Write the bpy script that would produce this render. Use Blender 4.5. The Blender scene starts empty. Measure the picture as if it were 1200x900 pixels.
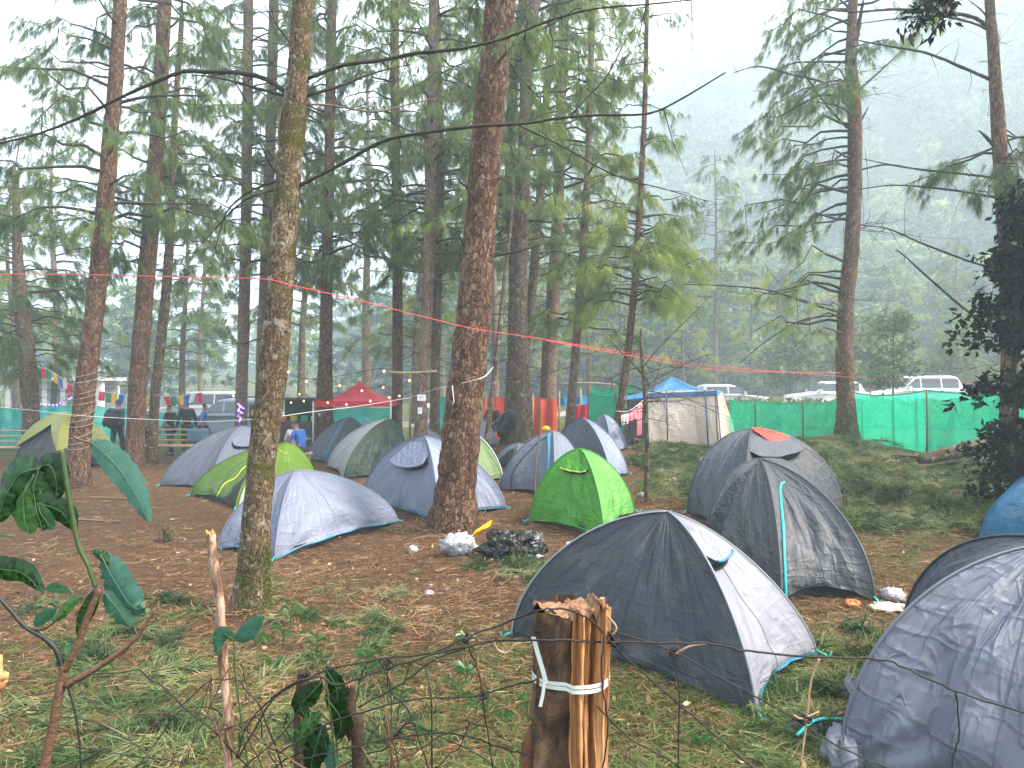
import bpy, math, random
import numpy as np
from mathutils import Vector
R = math.radians
sc = bpy.context.scene
COL = sc.collection
rng = np.random.default_rng(7)
random.seed(7)

# ------------------------------------------------------------------ camera, world, sun, exposure
CAMZ, F = 2.25, 867.0                      # eye height (m), focal length in photo pixels (1200 wide)
cam = bpy.data.cameras.new('camera'); camo = bpy.data.objects.new('camera', cam); COL.objects.link(camo)
camo.location = (0, 0, CAMZ); camo.rotation_euler = (R(90), 0, 0)
cam.sensor_width = 36; cam.lens = 36 * F / 1200; cam.clip_start = 0.05; cam.clip_end = 5000
sc.camera = camo
SUN_EL, SUN_AZ = 50, 105                    # sun high on the right, veiled by cloud
w = bpy.data.worlds.new('World'); sc.world = w; w.use_nodes = True
nt = w.node_tree; nt.nodes.clear()
sky = nt.nodes.new('ShaderNodeTexSky'); sky.sky_type = 'NISHITA'; sky.sun_disc = False
sky.sun_elevation = R(SUN_EL); sky.sun_rotation = R(SUN_AZ); sky.dust_density = 4.0; sky.air_density = 1.2; sky.ozone_density = 1.0
hs = nt.nodes.new('ShaderNodeHueSaturation'); hs.inputs['Saturation'].default_value = 0.16
ov = nt.nodes.new('ShaderNodeMix'); ov.data_type = 'RGBA'; ov.inputs['Factor'].default_value = 0.55   # thin even cloud over the sky
ov.inputs[7].default_value = (11.5, 12.2, 13.4, 1)
bg = nt.nodes.new('ShaderNodeBackground'); bg.inputs['Strength'].default_value = 0.085
wo = nt.nodes.new('ShaderNodeOutputWorld')
nt.links.new(sky.outputs[0], hs.inputs['Color']); nt.links.new(hs.outputs[0], ov.inputs[6])
nt.links.new(ov.outputs[2], bg.inputs['Color']); nt.links.new(bg.outputs[0], wo.inputs['Surface'])
sl = bpy.data.lights.new('sun', 'SUN'); sl.energy = 5.0; sl.angle = R(14); sl.color = (1, 0.89, 0.74)
so = bpy.data.objects.new('sun', sl); COL.objects.link(so)
so.rotation_euler = (R(90 - SUN_EL), 0, R(180 - SUN_AZ))
vs = sc.view_settings; vs.view_transform = 'Standard'; vs.look = 'None'; vs.gamma = 1; vs.use_curve_mapping = False
vs.exposure = 1.76
cy = sc.cycles; cy.max_bounces = 8; cy.diffuse_bounces = 3; cy.glossy_bounces = 2; cy.transmission_bounces = 4
cy.volume_bounces = 3; cy.transparent_max_bounces = 10; cy.use_denoising = True; cy.caustics_reflective = False; cy.caustics_refractive = False
HAZE = 0.0029

# ------------------------------------------------------------------ helpers
def sstep(x): x = np.clip(x, 0, 1); return x * x * (3 - 2 * x)
RX = np.array([-700, 0, 330, 450, 560, 690, 800, 1050, 1400, 2200]); RY = np.array([436, 436, 428, 400, 330, 230, 150, 84, 60, 120])
def ground(x, y):
    x = np.asarray(x, float); y = np.asarray(y, float)
    r = np.hypot(x, y); yy = np.maximum(y, 0.3); t = np.clip(x / yy, -2, 2)
    s = 0.045 * sstep((t + 0.29) / 0.52)
    g = np.where(yy < 16, yy, 16 + 4 * (1 - np.exp(-np.maximum(yy - 16, 0) / 4)))
    z = s * g
    z = z + 0.025 * np.sin(1.3 * x + .4 * y) * np.sin(.9 * y + .3 * x) * sstep((r - 3) / 3) + 0.012 * np.sin(3.1 * x + 1) * np.sin(2.7 * y) * sstep((r - 3) / 3)
    z = z + 0.65 * sstep((3.3 - r) / 2.3)
    px = 600 + F * t
    H = (450 - np.interp(px, RX, RY)) / F * 320
    z = z + np.where(y > 0, H * sstep((r - 85) / 235), 0) + np.where(r > 90, 2.5 * np.sin(x * .035) * np.sin(y * .03) * sstep((r - 90) / 60), 0)
    return z
def G(px, py):                              # ground point seen at a photo pixel
    k = np.concatenate([np.arange(2.2, 40, .01), np.arange(40, 200, .1)])
    x = (px - 600) / F * k; z = CAMZ - (py - 450) / F * k
    i = np.argmax(z <= ground(x, k)); d = k[i]
    return Vector((x[i], d, float(ground(x[i], d))))
def at(px, py, d): return Vector(((px - 600) / F * d, d, CAMZ - (py - 450) / F * d))
def gz(x, y): return float(ground(x, y))

def mk(name, verts, faces, mat, parent=None, smooth=True, uv=None, tint=None, mats=None, midx=None):
    me = bpy.data.meshes.new(name)
    V = np.asarray(verts, float)
    if parent is not None: V = V - np.array(parent['_w'])
    if isinstance(faces, np.ndarray):
        nf, k = faces.shape
        me.vertices.add(len(V)); me.vertices.foreach_set('co', V.ravel())
        me.loops.add(nf * k); me.loops.foreach_set('vertex_index', faces.ravel().astype(np.int32))
        me.polygons.add(nf); me.polygons.foreach_set('loop_start', np.arange(0, nf * k, k, dtype=np.int32))
        me.update(calc_edges=True)
    else:
        me.from_pydata(V.tolist(), [], faces); me.update()
    if smooth and len(me.polygons): me.polygons.foreach_set('use_smooth', np.ones(len(me.polygons), bool))
    if uv is not None:
        l = me.uv_layers.new(name='UVMap'); li = np.empty(len(me.loops), np.int32); me.loops.foreach_get('vertex_index', li)
        l.data.foreach_set('uv', np.asarray(uv, float)[li].ravel())
    if tint is not None:
        a = me.attributes.new('tint', 'FLOAT', 'FACE'); a.data.foreach_set('value', np.asarray(tint, np.float32))
    for m in (mats or [mat]): me.materials.append(m)
    if midx is not None: me.polygons.foreach_set('material_index', np.asarray(midx, np.int32))
    o = bpy.data.objects.new(name, me); COL.objects.link(o)
    if parent is not None:
        o.parent = parent; o['_w'] = parent['_w']
    else: o['_w'] = [0.0, 0.0, 0.0]
    return o
def thing(name, label, cat, loc, group=None):
    o = bpy.data.objects.new(name, None); COL.objects.link(o); o.empty_display_size = .2
    o.location = loc; o['_w'] = [float(c) for c in loc]; o['label'] = label; o['category'] = cat
    if group: o['group'] = group
    return o
def tag(o, label=None, cat=None, group=None, kind=None):
    if label: o['label'] = label
    if cat: o['category'] = cat
    if group: o['group'] = group
    if kind: o['kind'] = kind
    return o
def recentre(o, loc):                       # moves a one-mesh thing's origin to its base
    loc = Vector(loc); o.data.transform(__import__('mathutils').Matrix.Translation(-loc)); o.location = loc; return o
class MB:
    def __init__(s): s.v = []; s.f = []; s.n = 0
    def add(s, v, f):
        v = [tuple(map(float, p)) for p in v]; s.v += v
        s.f += [tuple(int(i) + s.n for i in q) for q in f]; s.n += len(v); return s
    def box(s, c, size, rz=0, taper=1.0):
        x, y, z = [d / 2 for d in size]; ca, sa = math.cos(rz), math.sin(rz); v = []
        for k, (a, b, d) in enumerate([(-x, -y, -z), (x, -y, -z), (x, y, -z), (-x, y, -z), (-x, -y, z), (x, -y, z), (x, y, z), (-x, y, z)]):
            if k > 3: a *= taper; b *= taper
            v.append((c[0] + a * ca - b * sa, c[1] + a * sa + b * ca, c[2] + d))
        return s.add(v, [(0, 3, 2, 1), (4, 5, 6, 7), (0, 1, 5, 4), (1, 2, 6, 5), (2, 3, 7, 6), (3, 0, 4, 7)])
    def tube(s, pts, rad, sides=6, jit=0, cap=True):
        v, f = tube(pts, rad, sides, jit, cap); return s.add(v, f)
    def build(s, name, mat, parent=None, smooth=True, **k): return mk(name, s.v, s.f, mat, parent, smooth, **k)
def smoothpath(pts, n):                     # Catmull-Rom resample
    P = np.array([list(p) for p in pts], float)
    if len(P) < 3: 
        t = np.linspace(0, 1, n)[:, None]; return P[0] * (1 - t) + P[-1] * t
    Q = np.vstack([2 * P[0] - P[1], P, 2 * P[-1] - P[-2]]); out = []
    for u in np.linspace(0, len(P) - 1 - 1e-6, n):
        i = int(u); t = u - i; a, b, c, d = Q[i:i + 4]
        out.append(.5 * ((2 * b) + (c - a) * t + (2 * a - 5 * b + 4 * c - d) * t * t + (3 * b - a - 3 * c + d) * t ** 3))
    return np.array(out)
def tube(pts, rad, sides=6, jit=0, cap=True):
    P = np.array([list(p) for p in pts], float); n = len(P)
    rad = np.interp(np.linspace(0, 1, n), np.linspace(0, 1, len(np.atleast_1d(rad))), np.atleast_1d(rad)) if np.ndim(rad) else np.full(n, rad)
    T = np.gradient(P, axis=0); T /= np.linalg.norm(T, axis=1)[:, None] + 1e-9
    ref = np.array([0, 0, 1.]) if abs(T[0, 2]) < .9 else np.array([1., 0, 0])
    N = np.cross(T[0], ref); N /= np.linalg.norm(N); V = []
    a = np.linspace(0, 2 * math.pi, sides, endpoint=False)
    for i in range(n):
        N = N - T[i] * N.dot(T[i]); N /= np.linalg.norm(N) + 1e-9; B = np.cross(T[i], N)
        rr = rad[i] * (1 + (jit * rng.normal(size=sides) if jit else 0))
        V.append(P[i] + (np.cos(a) * rr)[:, None] * N + (np.sin(a) * rr)[:, None] * B)
    V = np.vstack(V); Fc = []
    for i in range(n - 1):
        for j in range(sides):
            k = (j + 1) % sides; Fc.append((i * sides + j, i * sides + k, (i + 1) * sides + k, (i + 1) * sides + j))
    if cap: Fc.append(tuple(range(sides - 1, -1, -1))); Fc.append(tuple(range((n - 1) * sides, n * sides)))
    return V, Fc
def grid_faces(nu, nv):
    i = np.arange(nu - 1)[:, None]; j = np.arange(nv - 1)[None]; a = (i * nv + j).ravel()
    return np.stack([a, a + nv, a + nv + 1, a + 1], 1)

# ------------------------------------------------------------------ materials
class NT:
    def __init__(s, name):
        s.m = bpy.data.materials.new(name); s.m.use_nodes = True; s.t = s.m.node_tree; s.p = s.t.nodes['Principled BSDF']
        s.out = s.t.nodes['Material Output']
    def n(s, typ, **kw):
        o = s.t.nodes.new('ShaderNode' + typ)
        for k, v in kw.items():
            if k in o.bl_rna.properties: setattr(o, k, v)
            else: o.inputs[k.replace('_', ' ')].default_value = v
        return o
    def l(s, a, b): s.t.links.new(a, b)
    def noise(s, vec, scale, detail=4, rough=.6, dist=0):
        q = s.n('TexNoise'); q.inputs['Scale'].default_value = scale; q.inputs['Detail'].default_value = detail
        q.inputs['Roughness'].default_value = rough; q.inputs['Distortion'].default_value = dist
        if vec is not None: s.l(vec, q.inputs['Vector'])
        return q.outputs[0]
    def ramp(s, fac, stops):
        q = s.n('ValToRGB'); e = q.color_ramp.elements
        while len(e) < len(stops): e.new(.5)
        for k, (p, c) in enumerate(stops): e[k].position = p; e[k].color = (*c, 1) if len(c) == 3 else c
        s.l(fac, q.inputs[0]); return q.outputs[0]
    def mix(s, fac, a, b, typ='MIX'):
        q = s.n('Mix', data_type='RGBA', blend_type=typ)
        for v, k in ((fac, 0), (a, 6), (b, 7)):
            if isinstance(v, bpy.types.NodeSocket): s.l(v, q.inputs[k])
            else: q.inputs[k].default_value = v if k == 0 else (*v, 1)
        return q.outputs[2]
    def math(s, op, a, b=0.0):
        q = s.n('Math', operation=op)
        for v, k in ((a, 0), (b, 1)):
            if isinstance(v, bpy.types.NodeSocket): s.l(v, q.inputs[k])
            else: q.inputs[k].default_value = v
        return q.outputs[0]
    def map(s, vec, scale=(1, 1, 1), rot=(0, 0, 0)):
        q = s.n('Mapping'); q.inputs['Scale'].default_value = scale; q.inputs['Rotation'].default_value = rot; s.l(vec, q.inputs[0]); return q.outputs[0]
    def bump(s, h, strength=.5, dist=.02):
        q = s.n('Bump'); q.inputs['Strength'].default_value = strength; q.inputs['Distance'].default_value = dist
        s.l(h, q.inputs['Height']); s.l(q.outputs[0], s.p.inputs['Normal']); return q.outputs[0]
    def coord(s, k='Object'): return s.n('TexCoord').outputs[k]
def sc3(c, k): return tuple(min(1, x * k) for x in c)
_mc = {}
def plain(name, c, rough=.6, var=.25, scale=8, bump=0.0, metal=0.0, spec=.5):
    key = (name, c, rough)
    if key in _mc: return _mc[key]
    t = NT(name); v = t.coord(); f = t.noise(v, scale, 5)
    t.l(t.mix(f, sc3(c, 1 - var), sc3(c, 1 + var)), t.p.inputs['Base Color'])
    t.p.inputs['Roughness'].default_value = rough; t.p.inputs['Metallic'].default_value = metal; t.p.inputs['Specular IOR Level'].default_value = spec
    if bump: t.bump(t.noise(v, scale * 3, 6), bump, .02)
    _mc[key] = t.m; return t.m
def fabric(name, c, rough=.55, crumple=.35, shine=.28, thru=0.0):
    key = (name, c, crumple)
    if key in _mc: return _mc[key]
    t = NT(name); uv = t.coord('UV')
    f = t.noise(t.map(uv, (1.5, 1.5, 1)), 1.2, 5, .65)
    dirt = t.ramp(t.noise(uv, 3.7, 8, .75), [(.5, (0, 0, 0)), (.8, (.35, .35, .35))])
    col = t.mix(f, sc3(c, .86), sc3(c, 1.12))
    t.l(t.mix(dirt, col, sc3((.30, .25, .19), .7)), t.p.inputs['Base Color'])
    t.p.inputs['Roughness'].default_value = rough; t.p.inputs['Specular IOR Level'].default_value = shine
    # long soft creases plus the facets of crumpled, once folded cloth
    a = t.noise(t.map(uv, (5, 1.1, 1), (0, 0, .3)), 1.4, 3, .5, .3)
    wv = t.mix(.12, uv, t.n('TexNoise', Scale=2.5).outputs['Color'])
    v1 = t.n('TexVoronoi'); v1.inputs['Scale'].default_value = 4.5; t.l(t.map(wv, (1.3, .8, 1), (0, 0, .5)), v1.inputs['Vector'])
    v2 = t.n('TexVoronoi'); v2.inputs['Scale'].default_value = 11; t.l(t.map(wv, (1, 1.5, 1), (0, 0, 1.1)), v2.inputs['Vector'])
    def ridge(scale, mp, rot, k):
        n_ = t.noise(t.map(uv, mp, (0, 0, rot)), scale, 2, .45, .25); q = t.math('ABSOLUTE', t.math('SUBTRACT', n_, .5)); return t.ramp(q, [(0, (k, k, k)), (.07, (.12 * k, .12 * k, .12 * k)), (.2, (0, 0, 0))])
    rd = t.math('ADD', ridge(2.2, (2.2, .8, 1), .5, .55), t.math('ADD', ridge(2.6, (.8, 2.4, 1), .3, .45), ridge(5.5, (1.6, 1, 1), 1.2, .3)))
    h = t.math('ADD', a, t.math('ADD', t.math('MULTIPLY', v1.outputs['Distance'], crumple * .55), t.math('MULTIPLY', rd, .12 + crumple * .5)))
    t.bump(h, .75, .045)
    if thru:
        tr = t.n('BsdfTranslucent'); tr.inputs[0].default_value = (*c, 1); ms = t.n('MixShader'); ms.inputs[0].default_value = thru
        t.l(t.p.outputs[0], ms.inputs[1]); t.l(tr.outputs[0], ms.inputs[2]); t.l(ms.outputs[0], t.out.inputs[0])
    _mc[key] = t.m; return t.m
def leafmat(name, stops, rough=.55, thru=.35, spec=.3):
    t = NT(name); at_ = t.n('Attribute', attribute_name='tint')
    col = t.ramp(at_.outputs['Fac'], stops); t.l(col, t.p.inputs['Base Color']); t.p.inputs['Roughness'].default_value = rough
    t.p.inputs['Specular IOR Level'].default_value = spec
    tr = t.n('BsdfTranslucent'); t.l(col, tr.inputs[0]); ms = t.n('MixShader'); ms.inputs[0].default_value = thru
    t.l(t.p.outputs[0], ms.inputs[1]); t.l(tr.outputs[0], ms.inputs[2]); t.l(ms.outputs[0], t.out.inputs[0]); return t.m
def bark(name, dark, mid, light, plate=1.0, moss=0.0, lichen=0.0, depth=.03):
    t = NT(name); v = t.coord(); wv = t.mix(.10, v, t.n('TexNoise', Scale=9.0, Detail=4.0).outputs['Color'])
    vo = t.n('TexVoronoi', feature='DISTANCE_TO_EDGE'); vo.inputs['Scale'].default_value = 26 * plate; t.l(t.map(wv, (1, 1, .42)), vo.inputs['Vector'])
    vc = t.n('TexVoronoi'); vc.inputs['Scale'].default_value = 26 * plate; t.l(t.map(wv, (1, 1, .42)), vc.inputs['Vector'])
    big = t.noise(t.map(v, (1, 1, .5)), 3.0, 6, .65); fine = t.noise(t.map(v, (1, 1, .5)), 45, 5, .7)
    cell = t.n('SeparateColor'); t.l(vc.outputs['Color'], cell.inputs[0])
    f = t.math('ADD', t.math('MULTIPLY', big, .55), t.math('MULTIPLY', fine, .35)); f = t.math('ADD', f, t.math('MULTIPLY', cell.outputs[0], .3))
    col = t.ramp(f, [(.3, dark), (.58, mid), (.9, light)])
    crack = t.ramp(vo.outputs['Distance'], [(0, (0, 0, 0)), (.11, (1, 1, 1))])
    col = t.mix(t.math('MULTIPLY', t.math('SUBTRACT', 1.0, crack), t.math('MULTIPLY', big, 1.3)), col, sc3(dark, .35))
    flake = t.ramp(t.noise(t.map(v, (1, 1, .7)), 30 * plate, 3, .5), [(.62, (0, 0, 0)), (.70, (1, 1, 1))])
    col = t.mix(t.math('MULTIPLY', flake, .55), col, sc3(light, 1.7))
    if lichen:
        lf = t.ramp(t.noise(v, 6.5, 5, .6), [(.62 - lichen * .1, (0, 0, 0)), (.68 - lichen * .1, (1, 1, 1))]); col = t.mix(t.math('MULTIPLY', lf, .6), col, (.40, .36, .29))
    if moss:
        mf = t.ramp(t.noise(v, 4.0, 6, .65), [(.60 - moss * .15, (0, 0, 0)), (.70 - moss * .15, (1, 1, 1))]); col = t.mix(mf, col, t.mix(fine, (.03, .035, .012), (.13, .12, .02)))
    t.l(col, t.p.inputs['Base Color']); t.p.inputs['Roughness'].default_value = .9; t.p.inputs['Specular IOR Level'].default_value = .2
    t.bump(t.math('ADD', t.math('MULTIPLY', crack, .8), t.math('ADD', t.math('MULTIPLY', fine, .5), t.math('MULTIPLY', flake, .5))), .9, depth); return t.m
M = {}
M['bark_red'] = bark('bark_red', (.026, .014, .009), (.128, .068, .043), (.27, .175, .125), 1.0)
M['bark_main'] = bark('bark_main', (.018, .009, .006), (.118, .058, .035), (.31, .20, .13), .95, depth=.045)
M['bark_grey'] = bark('bark_grey', (.035, .024, .017), (.135, .092, .064), (.26, .20, .15), 1.0, moss=.25, lichen=.2)
M['bark_moss'] = bark('bark_moss', (.018, .011, .007), (.14, .088, .052), (.33, .24, .16), 2.1, moss=.5, lichen=.4)
M['bark_pale'] = bark('bark_pale', (.07, .045, .032), (.22, .145, .105), (.36, .27, .21), 1.2)
M['twig'] = plain('twig', (.028, .019, .014), .85, .4, 12)
M['twig_pale'] = plain('twig_pale', (.15, .09, .05), .85, .35, 14, .5)
M['needle'] = leafmat('needle', [(0, (.022, .05, .024)), (.35, (.07, .13, .05)), (.65, (.18, .25, .07)), (1, (.36, .40, .095))], thru=.55)
M['needle_bright'] = leafmat('needle_bright', [(0, (.10, .15, .035)), (.5, (.22, .29, .06)), (1, (.36, .40, .10))], thru=.5)
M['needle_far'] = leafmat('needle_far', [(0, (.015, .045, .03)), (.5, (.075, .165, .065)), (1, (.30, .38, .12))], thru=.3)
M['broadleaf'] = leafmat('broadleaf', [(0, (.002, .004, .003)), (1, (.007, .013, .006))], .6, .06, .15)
M['black'] = plain('black_cloth', (.012, .012, .014), .7, .3)
M['white_cord'] = plain('white_cord', (.62, .6, .56), .8, .1)
# ------------------------------------------------------------------ setting: ground, road, hill forest, haze
def ground_mat():
    t = NT('forest_floor'); v = t.coord(); sx = t.n('SeparateXYZ'); t.l(v, sx.inputs[0])
    big = t.noise(v, .45, 5, .65); mid = t.noise(v, 2.6, 6, .7); fine = t.noise(v, 22, 6, .75); str_ = t.noise(t.map(v, (9, 30, 9), (0, 0, .6)), 3.0, 5, .7, 1.0)
    str2 = t.noise(t.map(v, (30, 8, 9), (0, 0, .3)), 3.0, 5, .7, 1.0)
    st = t.math('MULTIPLY', t.math('ADD', str_, str2), .5)
    duff = t.ramp(t.math('ADD', t.math('MULTIPLY', st, .6), t.math('MULTIPLY', fine, .4)), [(.40, (.015, .009, .006)), (.49, (.085, .044, .024)), (.56, (.19, .10, .05)), (.66, (.40, .27, .15))])
    soil = t.ramp(fine, [(.3, (.035, .02, .011)), (.7, (.14, .08, .042))])
    base = t.mix(t.ramp(mid, [(.42, (1, 1, 1)), (.6, (0, 0, 0))]), duff, soil)
    grass = t.ramp(t.math('ADD', t.math('MULTIPLY', st, .6), t.math('MULTIPLY', fine, .4)), [(.40, (.013, .018, .007)), (.5, (.055, .07, .02)), (.6, (.15, .145, .05))])
    # greener towards the near bank, on the right and beyond the net; redder needles under the pines on the left
    y = sx.outputs['Y']; x = sx.outputs['X']
    near = t.math('MULTIPLY', t.math('SUBTRACT', 7.2, y), .30)
    right = t.math('MULTIPLY', t.math('SUBTRACT', t.math('MULTIPLY', x, .30), .75), .8)
    far = t.math('MULTIPLY', t.math('SUBTRACT', y, 21.0), .25)
    def cl(s):
        q = t.n('Clamp'); t.l(s, q.inputs[0]); return q.outputs[0]
    g = t.math('MAXIMUM', t.math('MAXIMUM', cl(near), t.math('MULTIPLY', cl(right), .5)), cl(far))
    gm = t.ramp(t.math('ADD', t.math('MULTIPLY', g, .55), t.math('MULTIPLY', t.math('ADD', big, mid), .42)), [(.52, (0, 0, 0)), (.78, (1, 1, 1))])
    t.l(t.mix(gm, base, grass), t.p.inputs['Base Color']); t.p.inputs['Roughness'].default_value = .95; t.p.inputs['Specular IOR Level'].default_value = .15
    t.bump(t.math('ADD', t.math('ADD', t.math('MULTIPLY', fine, .8), st), mid), .9, .05); return t.m
M['ground'] = ground_mat()
def build_ground():
    rad = np.concatenate([np.linspace(.05, 3.5, 24), np.geomspace(3.6, 40, 190), np.geomspace(42, 700, 110)])
    ang = np.concatenate([np.linspace(-42, 42, 261), np.linspace(42, 318, 110)[1:-1]]); a = np.radians(ang)
    RR, AA = np.meshgrid(rad, a, indexing='ij'); X = RR * np.sin(AA); Y = RR * np.cos(AA); Z = ground(X, Y)
    lump = sum(np.sin(X * fx + ph) * np.sin(Y * fy + ph * 2) for fx, fy, ph in ((7, 6, 0), (11, 13, 1), (19, 17, 2))) * .008
    Z = Z + lump * (RR < 25) * sstep((RR - 2) / 2); n = len(a); f = []
    i = np.arange(len(rad) - 1)[:, None]; j = np.arange(n)[None]; p = (i * n + j).ravel(); q = (i * n + (j + 1) % n).ravel()
    f = np.stack([p, q, q + n, p + n], 1)[:, ::-1]
    o = mk('ground', np.stack([X, Y, Z], -1).reshape(-1, 3), f, M['ground']); tag(o, kind='structure')
build_ground()
# farm road behind the nets, where the cars stand
def build_road():
    xs = np.linspace(-26, 34, 90); V = []
    for x in xs:
        for k in (-2.6, -1.2, 1.2, 2.6): V.append((x, 39 + k - .05 * abs(x - 6), gz(x, 39 + k - .05 * abs(x - 6)) + (.02 if abs(k) < 2 else .004)))
    o = mk('road', V, grid_faces(90, 4)[:, ::-1], plain('road_gravel', (.2, .18, .155), .95, .3, 3, .5)); tag(o, kind='structure')
build_road()

def clump_tree(h, rad, k, leafw, g, conic=.8):       # leafy shell of drooping leaf clumps, used for the far wood
    n = k; zz = g.random(n) ** .8; az = g.random(n) * 6.283
    lay = (np.floor(zz * 6) + g.random(n) * .35) / 6.3
    rr = rad * (1 - conic * lay) * (.45 + .6 * g.random(n)) * (1 + .3 * np.sin(az * 3 + lay * 9))
    P = np.stack([rr * np.cos(az), rr * np.sin(az), h * (.12 + .88 * lay) - .14 * rr], 1)
    D = np.stack([np.cos(az), np.sin(az), -.5 + .6 * g.random(n)], 1)
    return P, D
def blades(P, D, k, L, W, g, spread=.55, droop=.5, tint=None):
    n = len(P); D = D / (np.linalg.norm(D, axis=1)[:, None] + 1e-9)
    d = np.repeat(D, k, 0) + spread * g.normal(size=(n * k, 3)); d[:, 2] -= droop; d /= np.linalg.norm(d, axis=1)[:, None]
    p = np.repeat(P, k, 0) + g.normal(size=(n * k, 3)) * L * .06; s = np.cross(d, g.normal(size=(n * k, 3))); s /= np.linalg.norm(s, axis=1)[:, None] + 1e-9
    ln = L * (.6 + .6 * g.random((n * k, 1))); V = np.stack([p - s * W, p + s * W, p + d * ln], 1).reshape(-1, 3)
    Fc = np.arange(n * k * 3, dtype=np.int32).reshape(-1, 3)
    T = np.repeat(tint if tint is not None else g.random(n), k) + .12 * g.normal(size=n * k)
    return V, Fc, np.clip(T, 0, 1)
def hill_forest():
    g = np.random.default_rng(5); VV, FF, TT = [], [], []; n0 = 0
    var = []
    for q in range(6):
        h = 9 + 4 * g.random(); P, D = clump_tree(h, 2.8 + g.random(), 95, .5, g, .6 + .25 * g.random())
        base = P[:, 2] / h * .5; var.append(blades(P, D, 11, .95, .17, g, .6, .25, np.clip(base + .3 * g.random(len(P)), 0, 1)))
    cnt = 0
    while cnt < 1350:
        px = g.uniform(-350, 1500); d = 78 + 255 * g.random() ** 1.1; x = (px - 600) / F * d; y = d
        if np.hypot(x, y) < 80: continue
        if px < 520 and g.random() < (.9 if px < 420 else .5): continue
        V, Fc, T = var[g.integers(6)]; a = g.random() * 6.283; s = (.8 + .5 * g.random()) * (1 + d / 500); c, sn = math.cos(a) * s, math.sin(a) * s
        W_ = np.stack([V[:, 0] * c - V[:, 1] * sn + x, V[:, 0] * sn + V[:, 1] * c + y, V[:, 2] * s + gz(x, y) - .4], 1)
        VV.append(W_); FF.append(Fc + n0); n0 += len(V); TT.append(np.clip(T + g.normal() * .24, 0, 1)); cnt += 1
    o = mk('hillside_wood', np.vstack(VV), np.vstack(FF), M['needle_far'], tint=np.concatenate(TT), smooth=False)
    tag(o, 'misty wooded hillside rising behind the camp and the parked cars', 'wood', kind='stuff')
hill_forest()
def build_haze():
    m = bpy.data.materials.new('haze_air'); m.use_nodes = True; t = m.node_tree; t.nodes.clear()
    o = t.nodes.new('ShaderNodeOutputMaterial'); v = t.nodes.new('ShaderNodeVolumePrincipled')
    v.inputs['Color'].default_value = (.76, .89, 1, 1); v.inputs['Density'].default_value = HAZE; v.inputs['Anisotropy'].default_value = .25
    t.links.new(v.outputs[0], o.inputs['Volume'])
    b = MB().box((0, 150, 84), (1800, 1500, 176)); h = b.build('haze', m, smooth=False); tag(h, kind='stuff')
build_haze()
# ------------------------------------------------------------------ trees
LOD = {'near': (18, .22, .0032), 'mid': (18, .30, .0040), 'far': (14, .38, .0075)}
def trunk_path(pts, d, top):
    """photo-pixel path (x, y, width) at distance d, carried on to `top` metres"""
    P = [list(at(x, y, d)) for x, y, w in pts]; r = [w / F * d / 2 for x, y, w in pts]
    a, b = Vector(P[-2]), Vector(P[-1]); dr = (b - a).normalized(); dr = (dr * .6 + Vector((0, 0, .4))).normalized()
    z = b.z
    if top > z + .5:
        P.append(list(b + dr * ((top - z) * .5 / dr.z))); r.append(r[-1] * .72)
        P.append(list(b + dr * ((top - z) / dr.z))); r.append(.02)
    return P, r
def wood_trunk(root, P, r, mat, sides=14, flare=1.35, n=44, rough=.03):
    base = P[0]; S = smoothpath(P, n); rr = np.interp(np.linspace(0, 1, n), np.linspace(0, 1, len(r)), r)
    zb = gz(base[0], base[1]); S[0, 2] = zb - .25
    hgt = S[:, 2] - zb; rr = rr * (1 + (flare - 1) * np.exp(-np.maximum(hgt, 0) / .28))
    g = np.random.default_rng(int(abs(base[0] * 977 + base[1] * 131))); S[1:, :2] += g.normal(size=(n - 1, 2)) * r[0] * .022
    V, Fc = tube(S, rr, sides); V = V.reshape(n, sides, 3); C = S[:, None]; a = np.linspace(0, 6.283, sides, endpoint=False)
    but = 1 + .16 * np.exp(-np.maximum(hgt, 0) / .3)[:, None] * np.sin(a * 5 + 1)[None] + rough * g.normal(size=(n, sides))
    V = C + (V - C) * but[..., None]
    mk('trunk', V.reshape(-1, 3), Fc, mat, root); return S, rr
def tr_at(S, z):
    i = int(np.clip(np.searchsorted(S[:, 2], z), 1, len(S) - 1)); a, b = S[i - 1], S[i]; t = np.clip((z - a[2]) / max(b[2] - a[2], 1e-6), 0, 1); return a + (b - a) * t
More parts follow.
